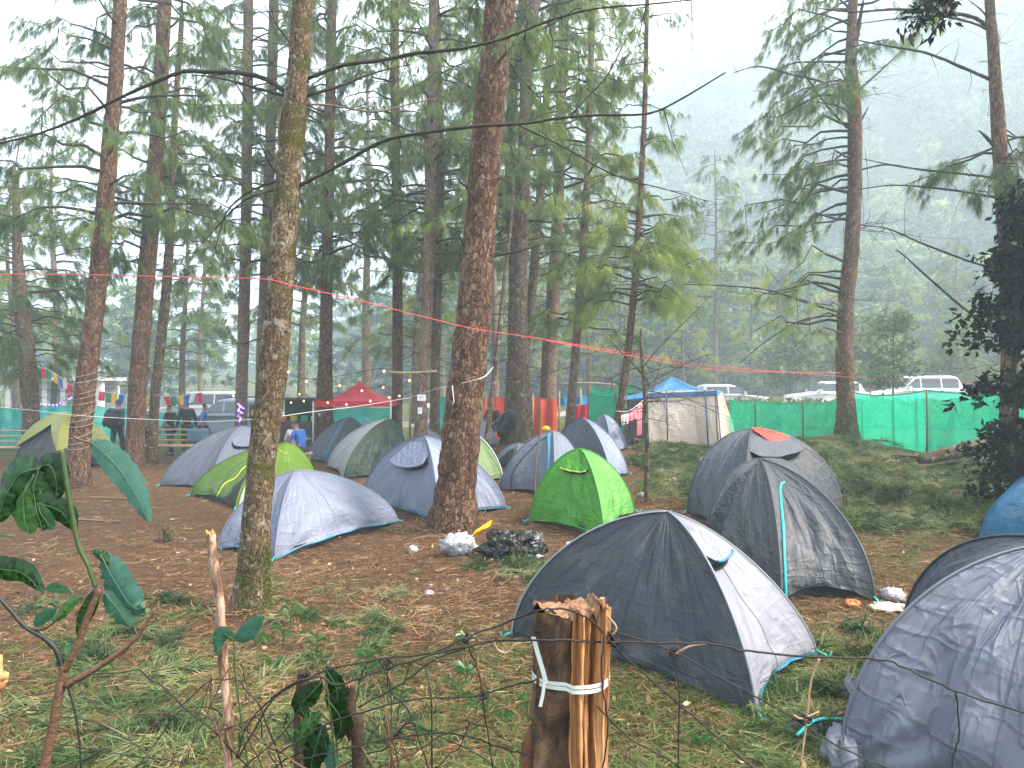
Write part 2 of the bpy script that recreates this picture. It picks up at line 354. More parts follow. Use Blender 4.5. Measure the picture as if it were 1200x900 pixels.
def pine_crown(S, rr, g, z0, z1, nb, ln, lod, azr=None, tw=8.5, tuft=3, lift=.3, droopy=1.05, tint=(.3, .35), spread=.38):
    k, L, W = LOD[lod]; wood = MB(); PP, DD, TT = [], [], []
    for b in range(nb):
        u = (b + g.random()) / nb; z = z0 + (z1 - z0) * u; p0 = tr_at(S, z)
        az = g.uniform(*azr) if azr else g.random() * 6.283
        l = ln[0] + (ln[1] - ln[0]) * u; l *= .65 + .6 * g.random(); dr = np.array([math.sin(az), math.cos(az), 0]); n = 7
        s = np.linspace(0, 1, n)[:, None]; pth = p0 + dr * s * l + np.array([0, 0, 1]) * (lift * l * s - .42 * l * s ** 2) + g.normal(size=(n, 3)) * .09 * l * s
        wood.tube(pth, [.012 + .011 * l, .005], 4, cap=False); bt = tint[0] + tint[1] * g.random()
        m = max(3, int(tw * l)); uu = .3 + .7 * g.random(m) ** .8
        pp = np.stack([np.interp(uu, s[:, 0], pth[:, c]) for c in range(3)], 1); side = np.array([dr[1], -dr[0], 0]) * g.choice([-1, 1], m)[:, None]
        td = dr * .6 + side * g.random((m, 1)) * 1.2 + np.array([0, 0, -1]) * droopy * g.random((m, 1)); tl = (.2 + .5 * g.random(m))[:, None] * (1.1 - .5 * uu[:, None])
        for q in range(tuft):
            f = (q + 1) / tuft; PP.append(pp + td * tl * f + g.normal(size=(m, 3)) * .03); DD.append(td); TT.append(np.full(m, bt) + .1 * g.normal(size=m))
    P, D, T = np.vstack(PP), np.vstack(DD), np.concatenate(TT)
    return wood, blades(P, D, k, L, W, g, spread, droopy * 1.1, T)
def dead_twigs(S, rr, g, z0, z1, n, ln=(.4, 1.8)):
    b = MB()
    for q in range(n):
        z = g.uniform(z0, z1); p0 = tr_at(S, z); az = g.random() * 6.283; l = g.uniform(*ln) * g.random() ** .4; dr = np.array([math.sin(az), math.cos(az), g.uniform(-.25, .35)])
        s = np.linspace(0, 1, 6)[:, None]; pth = p0 + dr * s * l + g.normal(size=(6, 3)) * .04 * l * s + np.array([0, 0, -.15 * l]) * s ** 2
        b.tube(pth, [.005 + .004 * l, .0015], 4, cap=False)
        for e in range(int(3 + l * 5)):
            i = g.integers(1, 5); d2 = dr + g.normal(size=3) * .7; b.tube([pth[i], pth[i] + d2 * l * .2, pth[i] + d2 * l * .38 + g.normal(size=3) * .04], [.004, .0012], 3, cap=False)
    return b
BASES = []
def tree(label, pts, d=None, mat='bark_red', top=16, crown=None, dead=(1.2, 7, 16), lod='mid', seed=0, name='pine_tree', nmat='needle', sides=14, flare=1.5, group='tall pines among the tents', limbs=(), dl=(.4, 1.8)):
    x0, y0, w0 = pts[0]
    if d is None: d = G(x0, y0).y
    P, r = trunk_path(pts, d, top); root = thing(name, label, 'tree', (P[0][0], d, gz(P[0][0], d)), group)
    BASES.append((P[0][0], d, r[0]))
    S, rr = wood_trunk(root, P, r, M[mat], sides, flare, n=60 if sides > 20 else 44); g = np.random.default_rng(seed + 11)
    if dead: dead_twigs(S, rr, g, S[0, 2] + dead[0], min(S[0, 2] + dead[1], S[-1, 2] - .3), int(dead[2] * 1.7), dl).build('dead_twigs', M['twig'], root)
    for lp in limbs: limb(root, lp[0], d, lp[1], *(lp[2:]))
    if crown:
        cs = crown if isinstance(crown, list) else [crown]; VV, FF, TT, n0 = [], [], [], 0; W = MB()
        for c in cs:
            wd, (V, Fc, T) = pine_crown(S, rr, g, lod=lod, **c); W.add(wd.v, wd.f); VV.append(V); FF.append(Fc + n0); n0 += len(V); TT.append(T)
        W.build('boughs', M['twig'], root)
        mk('crown', np.vstack(VV), np.vstack(FF), M[nmat], root, tint=np.concatenate(TT), smooth=False)
    return root, S
def limb(root, px, d, w, twn=10, dz=0.0, mat='twig', seed=1):
    """a branch traced through photo pixels; dz carries its tip nearer (-) or farther (+)"""
    n = len(px); P = [at(x, y, d + dz * i / max(1, n - 1)) for i, (x, y) in enumerate(px)]
    # keep the traced look while moving in depth
    S = smoothpath(P, 7 * n); b = MB(); r0 = w * .78 / F * d / 2; b.tube(S, [r0, r0 * .75, r0 * .3], 7, .12); g = np.random.default_rng(abs(seed + int(px[0][0])))
    for q in range(twn):
        i = g.integers(len(S) // 5, len(S)); d2 = np.array([g.normal() * .6, g.normal() * .6, g.normal() * .8 - .2]); l = g.uniform(.12, .5)
        b.tube([S[i], S[i] + d2 * l * .5, S[i] + d2 * l + g.normal(size=3) * .05], [r0 * .22 + .002, .0015], 3, cap=False)
    return b.build('branch', M[mat], root)
def whorls(root, S, zs, r):                          # rusty clusters of dead needles and cones round the stem
    g = np.random.default_rng(3); PP = []
    for z in zs: PP.append(tr_at(S, z) + g.normal(size=(26, 3)) * r * .55)
    P = np.vstack(PP); V, Fc, T = blades(P, g.normal(size=P.shape), 7, r * 1.1, .005, g, .8, .2)
    mk('dead_needle_clusters', V, Fc, M['rust_needle'], root, tint=T, smooth=False)
M['rust_needle'] = leafmat('rust_needle', [(0, (.05, .02, .014)), (1, (.17, .075, .05))], thru=.2)
C = lambda z0, z1, nb, ln=(2.4, 1.2), **k: dict(z0=z0, z1=z1, nb=nb, ln=ln, **k)

# near mossy pine with the long bare limbs
tree('mossy lichen-spotted pine nearest the camera, with long bare limbs and dead stubs', [(292, 718, 34), (305, 560, 31), (320, 430, 33), (330, 300, 31), (338, 210, 29), (348, 100, 26), (355, 0, 23)], mat='bark_moss', top=9.5, sides=28,
     dead=(2.2, 5.4, 7), dl=(.3, .9), seed=1, crown=C(7.0, 9.3, 10, (2.0, .8), tw=6), lod='near', limbs=[
    ([(335, 108), (310, 92), (275, 85), (240, 84), (215, 84), (180, 97), (140, 115), (100, 135), (50, 155), (0, 168), (-60, 180)], 8, 14, .8),
    ([(332, 112), (300, 103), (280, 97), (248, 90), (225, 88)], 5, 5, .2),
    ([(362, 92), (400, 77), (450, 70), (490, 62), (540, 57), (590, 45), (650, 22), (700, 10), (760, 5), (810, 0)], 6, 16, -.6),
    ([(360, 112), (400, 100), (440, 85), (482, 75)], 5, 6, .3), ([(360, 122), (390, 124), (440, 131), (480, 122), (520, 112), (555, 92)], 3.5, 6, .4, 'twig_pale'),
    ([(350, 218), (400, 192), (450, 165), (500, 155), (560, 148), (610, 145), (660, 138), (700, 135), (760, 133), (800, 115), (850, 85)], 6, 10, -1.0),
    ([(668, 136), (690, 112), (712, 88), (735, 45), (765, 8)], 3, 5, 0), ([(607, 146), (660, 172), (720, 205), (780, 222), (830, 236)], 3, 7, 0),
    ([(350, 95), (345, 60), (325, 30), (305, 0)], 4, 3, -.2), ([(325, 212), (290, 226), (265, 250), (252, 292)], 3.5, 5, .3), ([(322, 222), (285, 236), (255, 265), (225, 300)], 3, 5, .5),
    ([(335, 112), (327, 150), (328, 190)], 5, 2, -.1, 'twig_pale'), ([(330, 212), (315, 190), (306, 170)], 4, 0, 0)])
MOSS_ROOT, MOSS_S = bpy.context.scene.objects['pine_tree'], None
# big main pine
tree('thick red-barked pine in the middle of the camp, the broadest trunk', [(531, 618, 46), (541, 500, 44), (554, 380, 40), (564, 250, 36), (573, 130, 35), (586, 0, 35)], mat='bark_main', top=17, sides=36, flare=1.4,
     dead=(2.8, 6, 9), dl=(.2, .5), seed=2, crown=C(6.5, 16, 26, (2.8, 1.0)), limbs=[
    ([(578, 300), (600, 296), (635, 287)], 5, 1, -.3), ([(578, 286), (600, 280), (643, 265)], 3, 1, .3), ([(548, 297), (542, 285), (537, 275)], 4, 0, -.2), ([(585, 20), (595, 8), (602, -4)], 6, 0, -.1),
    ([(553, 225), (540, 214), (535, 208)], 4, 0, -.1), ([(574, 368), (596, 368)], 3, 0, .1), ([(578, 215), (588, 207)], 5, 0, -.1)])
# left pair wound with cord
T1, S1 = tree('leaning pine wound with white cord beside the olive tent', [(88, 572, 25), (103, 430, 22), (118, 300, 20), (128, 180, 18), (135, 100, 16), (141, 0, 15)], mat='bark_red', top=15, seed=3, crown=C(5.2, 14.5, 42, (2.8, 1.7)), dead=(2.2, 6.5, 22))
def cord_wrap(root, S, r, z0, z1, turns):
    b = MB(); n = turns * 18; P = []
    for i in range(n):
        z = z0 + (z1 - z0) * i / n; c = tr_at(S, z); a = i / 18 * 6.283; P.append((c[0] + r * math.cos(a), c[1] + r * math.sin(a), z + .06 * math.sin(i * .35) + .05 * math.sin(i * .061 + 1) * math.sin(i * .17)))
    b.tube(P, .0042, 4); o = b.build('cord_wrapping', plain('tan_cord', (.45, .38, .30), .8, .2)); z = gz(S[0][0], S[0][1])
    return o
d1 = G(88, 572).y
o = cord_wrap(T1, S1, 25 / F * d1 / 2 * 1.06, .75, 2.5, 11); tag(o, 'white cord wound round and round the leaning left trunk', 'cord')
T2, S2 = tree('straight dark red pine behind the man with the rucksack', [(156, 548, 20), (163, 430, 20), (175, 280, 19), (185, 150, 17), (193, 0, 15)], mat='bark_red', top=17, seed=4, crown=C(5.5, 16, 48, (2.8, 1.8)), dead=(2.2, 7.5, 24))
tree('slim dark crooked pine with a broken stub, right of the straight red one', [(177, 545, 11), (183, 450, 11), (193, 360, 11), (198, 300, 10), (201, 240, 9), (205, 140, 7), (212, 40, 6)], mat='bark_grey', top=13, seed=5, crown=C(5.0, 12, 24, (2.0, .8)), limbs=[([(196, 335), (194, 310), (193, 298)], 9, 0, 0)])
tree('grey pine behind the grey dome tent, with a purple light string on it', [(281, 520, 14), (287, 330, 13), (290, 140, 12), (291, 0, 11)], d=24, mat='bark_pale', top=18, seed=6, crown=C(5.5, 17, 50, (3, 1.9), tint=(.35, .3)), dead=(2, 9, 24))
tree('pale pine with a round yellow sign at its foot', [(303, 520, 13), (312, 300, 13), (318, 130, 12), (321, 0, 11)], d=25, mat='bark_pale', top=18, seed=7, crown=C(6, 17, 47, (3, 1.9), tint=(.35, .3)), dead=(2, 9, 20))
T7, S7 = tree('thin sapling with rusty needle whorls in front of the red gazebo', [(367, 532, 6), (373, 470, 6.5), (377, 400, 6), (379, 330, 6), (382, 250, 5.5), (386, 140, 5), (389, 0, 4)], mat='bark_pale', top=10, seed=8, crown=C(6, 9.6, 12, (1.4, .6)), dead=(1.5, 7, 16), dl=(.4, 1.4))
whorls(T7, S7, [at(0, y, G(367, 532).y).z for y in (290, 337, 377, 412, 447)], .12)
tree('brown pine standing just left of the red gazebo', [(383, 500, 14), (383, 330, 13), (386, 180, 12), (389, 0, 11)], d=23, mat='bark_red', top=18, seed=9, crown=C(5.5, 17, 55, (3, 1.9), tint=(.35, .35)), dead=(2, 9, 24))
tree('reddish pine at the right end of the red gazebo', [(465, 520, 13), (466, 350, 12), (464, 200, 11), (462, 0, 10)], d=24, mat='bark_red', top=18, seed=10, crown=C(6, 17, 57, (3, 1.9), tint=(.4, .35)), dead=(2, 9, 20))
tree('greyish pine with two white paper notices pinned to it', [(492, 520, 15), (498, 400, 14), (503, 300, 13), (506, 150, 12), (508, 0, 11)], d=20, mat='bark_pale', top=18, seed=11, crown=C(6, 17, 55, (3, 1.9), tint=(.4, .35)), dead=(2, 8, 20))
T9, S9 = tree('slender dark pine with rusty needle clusters up its stem', [(509, 525, 12), (511, 400, 11.5), (513, 300, 11.5), (516, 200, 10), (514, 100, 9), (511, 0, 8)], mat='bark_grey', top=15, seed=12, crown=C(5.4, 14.5, 34, (2.4, .9), tint=(.35, .35)), dead=(2, 7, 26), dl=(.5, 2.4))
whorls(T9, S9, [at(0, y, G(509, 525).y).z for y in (203, 267)], .24)
tree('dark mossy-footed pine with a black bag hung on it', [(597, 520, 16), (601, 420, 15), (603, 330, 14), (598, 230, 13), (599, 140, 12), (606, 50, 11), (613, 0, 11)], mat='bark_grey', top=18, seed=13, crown=C(6, 17, 55, (3, 1.9), tint=(.4, .35)), dead=(2, 8, 18))
tree('dark speckled pine beside the black hanging bag, leaning left at its foot', [(617, 528, 20), (611, 420, 17), (610, 330, 16), (613, 220, 16), (617, 100, 14), (626, 0, 13)], mat='bark_grey', top=18, seed=14, crown=C(6, 17, 55, (3, 1.9), tint=(.4, .4)), dead=(2, 8, 16), limbs=[([(617, 90), (632, 60), (640, 35), (650, 0)], 7, 2, 0)])
tree('thin leaning reddish stem behind the two dark pines', [(604, 510, 8), (618, 400, 10), (628, 290, 11), (637, 180, 10), (642, 90, 9), (650, 0, 8)], d=24, mat='bark_pale', top=17, seed=15, crown=C(6, 16, 34, (2.6, 1), tint=(.45, .4)), dead=(2, 8, 14))
tree('crooked dark sapling slanting behind the broadest trunk', [(570, 520, 6), (577, 460, 6), (585, 390, 6), (592, 320, 5), (598, 270, 4)], mat='bark_grey', d=17, top=7, seed=35, dead=(1, 5, 10), name='bare_sapling')
tree('pale trunk by the red cloth screen, with cord tied round it', [(641, 505, 21), (645, 400, 18), (651, 300, 15), (656, 190, 13), (659, 80, 12), (661, 0, 11)], mat='bark_pale', top=18, seed=16, crown=[C(4.0, 6.5, 9, (1.6, 1.6), tint=(.55, .3)), C(6.5, 17, 55, (3, 1.9), tint=(.5, .4))], dead=(2, 8, 14))
tree('slim pale pine right of the red cloth, leaning right', [(668, 492, 10), (677, 380, 10), (684, 280, 9), (689, 190, 8), (692, 90, 7), (694, 0, 7)], d=21, mat='bark_pale', top=17, seed=17, crown=[C(3.6, 6, 9, (1.5, 1.5), tint=(.6, .3)), C(6.5, 16, 36, (2.6, 1), tint=(.5, .4))], dead=(2, 8, 14))
tree('young pine with bright yellow-green needles beside the beige tent', [(721, 516, 9), (735, 420, 9), (743, 340, 8), (749, 250, 7), (755, 140, 6), (758, 20, 5)], mat='bark_red', top=15, seed=18, nmat='needle_bright', crown=[C(4.3, 6.8, 40, (1.8, 1.5), tw=9, tint=(.3, .6), spread=.6), C(6.8, 14, 26, (1.5, .6), tint=(.1, .4))], dead=(2.6, 4.8, 20), dl=(.5, 1.8))
tree('bare thin sapling with a fan of dead twigs in front of the beige tent', [(758, 590, 5), (758, 520, 5), (756, 460, 5.5), (752, 415, 4), (751, 385, 2.5)], mat='bark_grey', top=2.9, seed=19, dead=(1.5, 2.6, 12), dl=(.5, 1.3), name='bare_sapling', sides=8, limbs=[([(757, 452), (780, 438), (800, 428), (830, 415)], 3, 5, .4), ([(754, 430), (770, 410), (800, 380), (835, 345)], 2.5, 6, .3), ([(755, 440), (735, 420), (715, 400)], 2.5, 5, -.2)])
pi = math.pi
T17, S17 = tree('tall pine with bare sideways limbs standing by the green net', [(993, 514, 21), (990, 430, 20), (991, 360, 18), (998, 290, 17), (1002, 200, 16), (1001, 130, 16), (997, 60, 12), (1000, -10, 10)], mat='bark_red', top=19, seed=20, nmat='needle',
     crown=[C(6.4, 12.5, 36, (2.9, 2.4), azr=(pi + .25, 2 * pi - .25), tw=7, tint=(.3, .35), droopy=1.0, lift=.15), C(3.4, 5.6, 9, (2.6, 2.6), azr=(1.2 * pi, 1.75 * pi), tw=3, tint=(.55, .4), droopy=.9), C(12, 18, 16, (2.4, 1))], dead=(2, 10, 22), dl=(.5, 2.2), limbs=[
    ([(988, 367), (950, 356), (900, 340), (850, 335), (800, 333)], 4, 16, -.5), ([(988, 369), (950, 373), (930, 380), (895, 402), (868, 425)], 3, 9, .5),
    ([(993, 150), (970, 125), (945, 90), (935, 65)], 4, 8, .5), ([(1004, 200), (1040, 193), (1085, 200), (1120, 203), (1168, 208)], 3, 6, 0),
    ([(993, 110), (960, 95), (930, 88), (890, 78), (860, 85)], 4, 8, -.5), ([(1007, 105), (1035, 80), (1065, 52)], 3.5, 4, .5), ([(1007, 145), (1018, 125)], 4, 0, 0), ([(999, 65), (1006, 30), (1012, 0)], 10, 0, 0)])
T18, S18 = tree('right-hand pine with bowed bare limbs rising out of the dark bush', [(1180, 565, 20), (1184, 420, 19), (1182, 330, 18), (1176, 240, 17), (1170, 150, 15), (1164, 60, 12), (1159, -10, 10)], d=13.5, mat='bark_red', top=13, seed=21,
     crown=[C(5.6, 7.0, 14, (1.3, 1.2), tw=8, tint=(.2, .2), droopy=.95, lift=.05), C(9.5, 12.8, 14, (1.8, .7))], dead=(2, 8, 12), dl=(.3, 1.2), limbs=[
    ([(1163, 36), (1140, 20), (1100, 14), (1050, 11), (1000, 14), (960, 10)], 6, 12, .6), ([(1163, 38), (1140, 27), (1100, 19), (1050, 22), (1005, 28)], 4, 8, .3),
    ([(1166, 96), (1130, 80), (1085, 62), (1040, 54), (1000, 46)], 5, 12, .5), ([(1170, 209), (1130, 204), (1060, 196), (1010, 186)], 4, 8, .5), ([(1170, 232), (1110, 222), (1050, 217), (1005, 222)], 4, 8, .4),
    ([(1174, 318), (1130, 304), (1080, 285), (1040, 268), (1005, 264)], 4, 14, .3), ([(1165, 390), (1110, 345), (1060, 300), (1050, 293)], 4, 6, .6), ([(1166, 172), (1155, 160), (1147, 153)], 6, 0, 0), ([(1163, 30), (1150, 12), (1135, 0)], 3, 2, 0)])
# left edge: gnarled bushy grey tree
tree('gnarled grey tree at the left edge by the teal net', [(37, 500, 18), (34, 450, 19), (30, 400, 18), (24, 350, 15), (20, 280, 10), (18, 200, 7)], d=25, mat='bark_grey', top=9, seed=22, lod='far', crown=[C(2.6, 5, 26, (2.2, 2), tint=(.4, .3), tw=6), C(5, 8.8, 24, (2.2, 1), tint=(.35, .3), tw=6)], dead=(1, 5, 16), name='gnarled_tree')

# pines standing farther back in the mist: five forms, each copied
far_forms = []
def far_form(seed, h, w, z0, nb, ln, tint):
    g = np.random.default_rng(seed); P = [(0, 0, -.3), (g.normal() * .15, 0, h * .3), (g.normal() * .25, 0, h * .65), (g.normal() * .3, 0, h)]
    S = smoothpath(P, 24); rr = np.linspace(w, .03, 24); V, Fc = tube(S, rr, 8)
    wd, (Vb, Fb, Tb) = pine_crown(S, rr, g, z0, h - .2, nb, ln, 'far', tw=8, tint=tint, tuft=3)
    dd = dead_twigs(S, rr, g, 2, z0 + 3, 16, (.6, 2.4)); return (V, Fc), wd, (Vb, Fb, Tb), dd
fspec = [(101, 17, .22, 5, 46, (3.2, 1.0), (.35, .35)), (102, 15, .2, 3.2, 50, (3.0, 1.0), (.4, .4)), (103, 19, .26, 7, 44, (3.4, 1.1), (.3, .35)), (104, 13, .17, 2.2, 48, (2.8, .8), (.55, .4)), (105, 16, .2, 4, 48, (3.1, 1), (.45, .35))]
places = [(20, 36, 0), (64, 46, 2), (213, 37, 1), (236, 54, 2), (352, 34, 0), (430, 42, 2), (486, 38, 1), (545, 46, 0), (580, 36, 4), (690, 50, 1), (727, 56, 3), (800, 54, 3), (838, 60, 0), (880, 64, 3), (948, 68, 3), (1062, 70, 3), (1125, 62, 1), (1195, 58, 3), (-60, 32, 1), (1290, 48, 0), (-20, 50, 4), (520, 64, 2), (640, 66, 3)]
protos = {}
FARLAB = ['tall bare-trunked', 'bushy full-crowned', 'high-crowned long-trunked', 'low spreading pale green', 'feathery drooping'
]
MARKS = [(35, 'the gnarled grey tree'), (115, 'the leaning cord-wound pine'), (172, 'the straight dark red pine'), (200, 'the slim crooked pine'), (287, 'the pine with purple lights'), (314, 'the pine with the yellow sign'), (340, 'the mossy pine'), (384, 'the brown pine by the gazebo'), (465, 'the reddish pine by the gazebo'), (512, 'the pine with rusty clusters'), (556, 'the broadest trunk'), (605, 'the two dark pines'), (650, 'the pale trunk by red cloth'), (682, 'the slim pale pine'), (746, 'the yellow-green young pine'), (995, 'the pine with sideways limbs'), (1180, 'the right-hand pine')]
for i, (px, d, k) in enumerate(places):
    x = (px - 600) / F * d; z = gz(x, d); g = np.random.default_rng(900 + i)
    mk_ = min(MARKS, key=lambda q: abs(q[0] - px)); sd = ('just ' if abs(px - mk_[0]) < 30 else '') + ('left' if px < mk_[0] else 'right')
    root = thing('misty_pine', '%s misty pine behind, %s of %s' % (FARLAB[k], sd, mk_[1]), 'tree', (x, d, z), 'misty pines behind the camp'); s = .85 + .35 * g.random(); root.rotation_euler.z = g.random() * 6.28; root.scale = (s, s, s)
    if k not in protos:
        (V, Fc), wd, (Vb, Fb, Tb), dd = far_form(*fspec[k]); mt = M['bark_pale'] if k in (2, 4) else M['bark_grey']
        ob = [mk('trunk', V, Fc, mt), wd.build('boughs', M['twig']), mk('crown', Vb, Fb, M['needle'], tint=Tb, smooth=False), dd.build('dead_twigs', M['twig'])]
        for c in ob: c.parent = root
        protos[k] = ob
    else:
        for c0 in protos[k]:
            c = c0.copy(); c.parent = root; COL.objects.link(c)
# small leafy trees and bushes along the road on the right
def leafy(label, name, x, y, h, rad, n, mat, tint, seed, leaf=(.1, .04), stem=.04, cat='tree', z0=.25, group=None, k=6):
    g = np.random.default_rng(seed); z = gz(x, y); root = thing(name, label, cat, (x, y, z), group)
    b = MB(); b.tube([(x, y, z - .2), (x + .05, y, z + h * .5), (x, y, z + h * .95)], [stem, stem * .3], 6); tips = []
    for q in range(26):
        zz = z + h * (z0 + (.95 - z0) * g.random()); a = g.random() * 6.28; l = rad * (.5 + .6 * g.random()) * (1.15 - .6 * (zz - z) / h); e = (x + l * math.sin(a), y + l * math.cos(a), zz + .25 * l)
        b.tube([(x, y, zz), ((x + e[0]) / 2, (y + e[1]) / 2, zz + .05), e], [stem * .35, .004], 4, cap=False); tips.append(((x, y, zz), e))
    b.build('trunk', M['twig'], root); PP = []
    for q in range(n):
        p, e = tips[g.integers(len(tips))]; t = .35 + .7 * g.random(); PP.append(np.array(p) * (1 - t) + np.array(e) * t + g.normal(size=3) * rad * .12)
    P = np.array(PP); D = g.normal(size=P.shape); V, Fc, T = leaves(P, D, k, leaf[0], leaf[1], g, np.clip(tint + .25 * g.normal(size=n), 0, 1))
    mk('crown', V, Fc, M[mat], root, tint=T, smooth=False); return root
def leaves(P, D, k, L, W, g, tint):                  # pointed four-corner leaves
    n = len(P) * k; D = D / np.linalg.norm(D, axis=1)[:, None]; d = np.repeat(D, k, 0) + .9 * g.normal(size=(n, 3)); d[:, 2] -= .35; d /= np.linalg.norm(d, axis=1)[:, None]
    p = np.repeat(P, k, 0) + g.normal(size=(n, 3)) * L * .4; s = np.cross(d, g.normal(size=(n, 3))); s /= np.linalg.norm(s, axis=1)[:, None]; l = L * (.7 + .6 * g.random((n, 1)))
    up = np.cross(s, d) * .12 * l; V = np.stack([p, p + d * l * .45 + s * W - up, p + d * l, p + d * l * .45 - s * W - up], 1).reshape(-1, 3)
    return V, np.arange(n * 4, dtype=np.int32).reshape(-1, 4), np.clip(np.repeat(tint, k) + .1 * g.normal(size=n), 0, 1)
M['leaf_pale'] = leafmat('leaf_pale', [(0, (.05, .10, .03)), (.5, (.11, .18, .05)), (1, (.25, .28, .09))], thru=.4)
leafy('small leafy young tree in front of the white cars', 'young_tree', (1046 - 600) / F * 33, 33, 4.6, 1.3, 420, 'leaf_pale', .2, 1, (.16, .06), .05)
leafy('yellow-green bush at the hill foot left of the young leafy tree', 'bush', (1012 - 600) / F * 50, 50, 6, 2.6, 500, 'leaf_pale', .6, 2, (.35, .13), cat='bush')
leafy('pale yellow bush by the right end of the parked white car', 'bush', (1125 - 600) / F * 52, 52, 5.5, 2.6, 500, 'leaf_pale', .75, 3, (.35, .13), cat='bush')
leafy('light green bush at the hill foot above the silver car', 'bush', (925 - 600) / F * 54, 54, 5, 2.4, 460, 'leaf_pale', .45, 4, (.35, .13), cat='bush')
# dark broad-leaved bush on the right
def dark_bush():
    g = np.random.default_rng(44); x, y = (1206 - 600) / F * 10.4, 10.4; z = gz(x, y); root = thing('evergreen_bush', 'tall dark broad-leaved bush at the right edge over the fallen log', 'bush', (x, y, z)); b = MB(); PP = []
    for q in range(70):
        h = .2 + 4.3 * g.random() ** .85; a = g.random() * 6.28; l = (.28 + .52 * g.random()) * (1.15 if h < 2.6 else 1.15 - .35 * (h - 2.6)) * (1.0 if h > .8 else .7); e = np.array([x + l * math.sin(a), y + l * math.cos(a), z + h - .15 * l]); s = np.array([x + .1 * g.normal(), y + .1 * g.normal(), z + max(0, h - .3)])
        b.tube([s, (s + e) / 2 + [0, 0, .08], e], [.018, .004], 4, cap=False)
        for t in np.linspace(.3, 1.08, 11): PP.append(s * (1 - t) + e * t + g.normal(size=3) * .10)
    for dx in (-.12, .05, .16): b.tube([(x + dx, y, z - .2), (x + dx * 1.5, y + .05, z + 2), (x + dx * .6, y, z + 4.4)], [.05, .015], 6)
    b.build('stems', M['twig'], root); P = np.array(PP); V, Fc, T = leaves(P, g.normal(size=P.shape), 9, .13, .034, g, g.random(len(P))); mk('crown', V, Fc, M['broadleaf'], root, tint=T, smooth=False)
dark_bush()
# dark leafy spray hanging in at the top right
def spray():
    g = np.random.default_rng(8); d = 7.5; root = thing('leafy_branch', 'dark leafy spray hanging against the white sky at the top right', 'branch', at(1130, -60, d)); b = MB(); PP = []
    for pth in ([(1130, -60), (1112, -10), (1095, 15), (1062, 38)], [(1130, -60), (1120, -15), (1108, 10), (1095, 38)], [(1130, -60), (1105, -20), (1085, 8), (1068, 22)], [(1130, -60), (1118, -20), (1100, -5), (1080, 0)]):
        S = smoothpath([at(px, py, d + .1 * g.normal()) for px, py in pth], 16); b.tube(S, [.012, .003], 4); PP += [S[i] for i in range(5, 16)]
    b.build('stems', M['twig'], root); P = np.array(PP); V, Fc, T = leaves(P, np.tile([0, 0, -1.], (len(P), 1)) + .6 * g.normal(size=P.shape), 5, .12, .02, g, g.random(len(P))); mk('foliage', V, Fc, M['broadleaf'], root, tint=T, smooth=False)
spray()
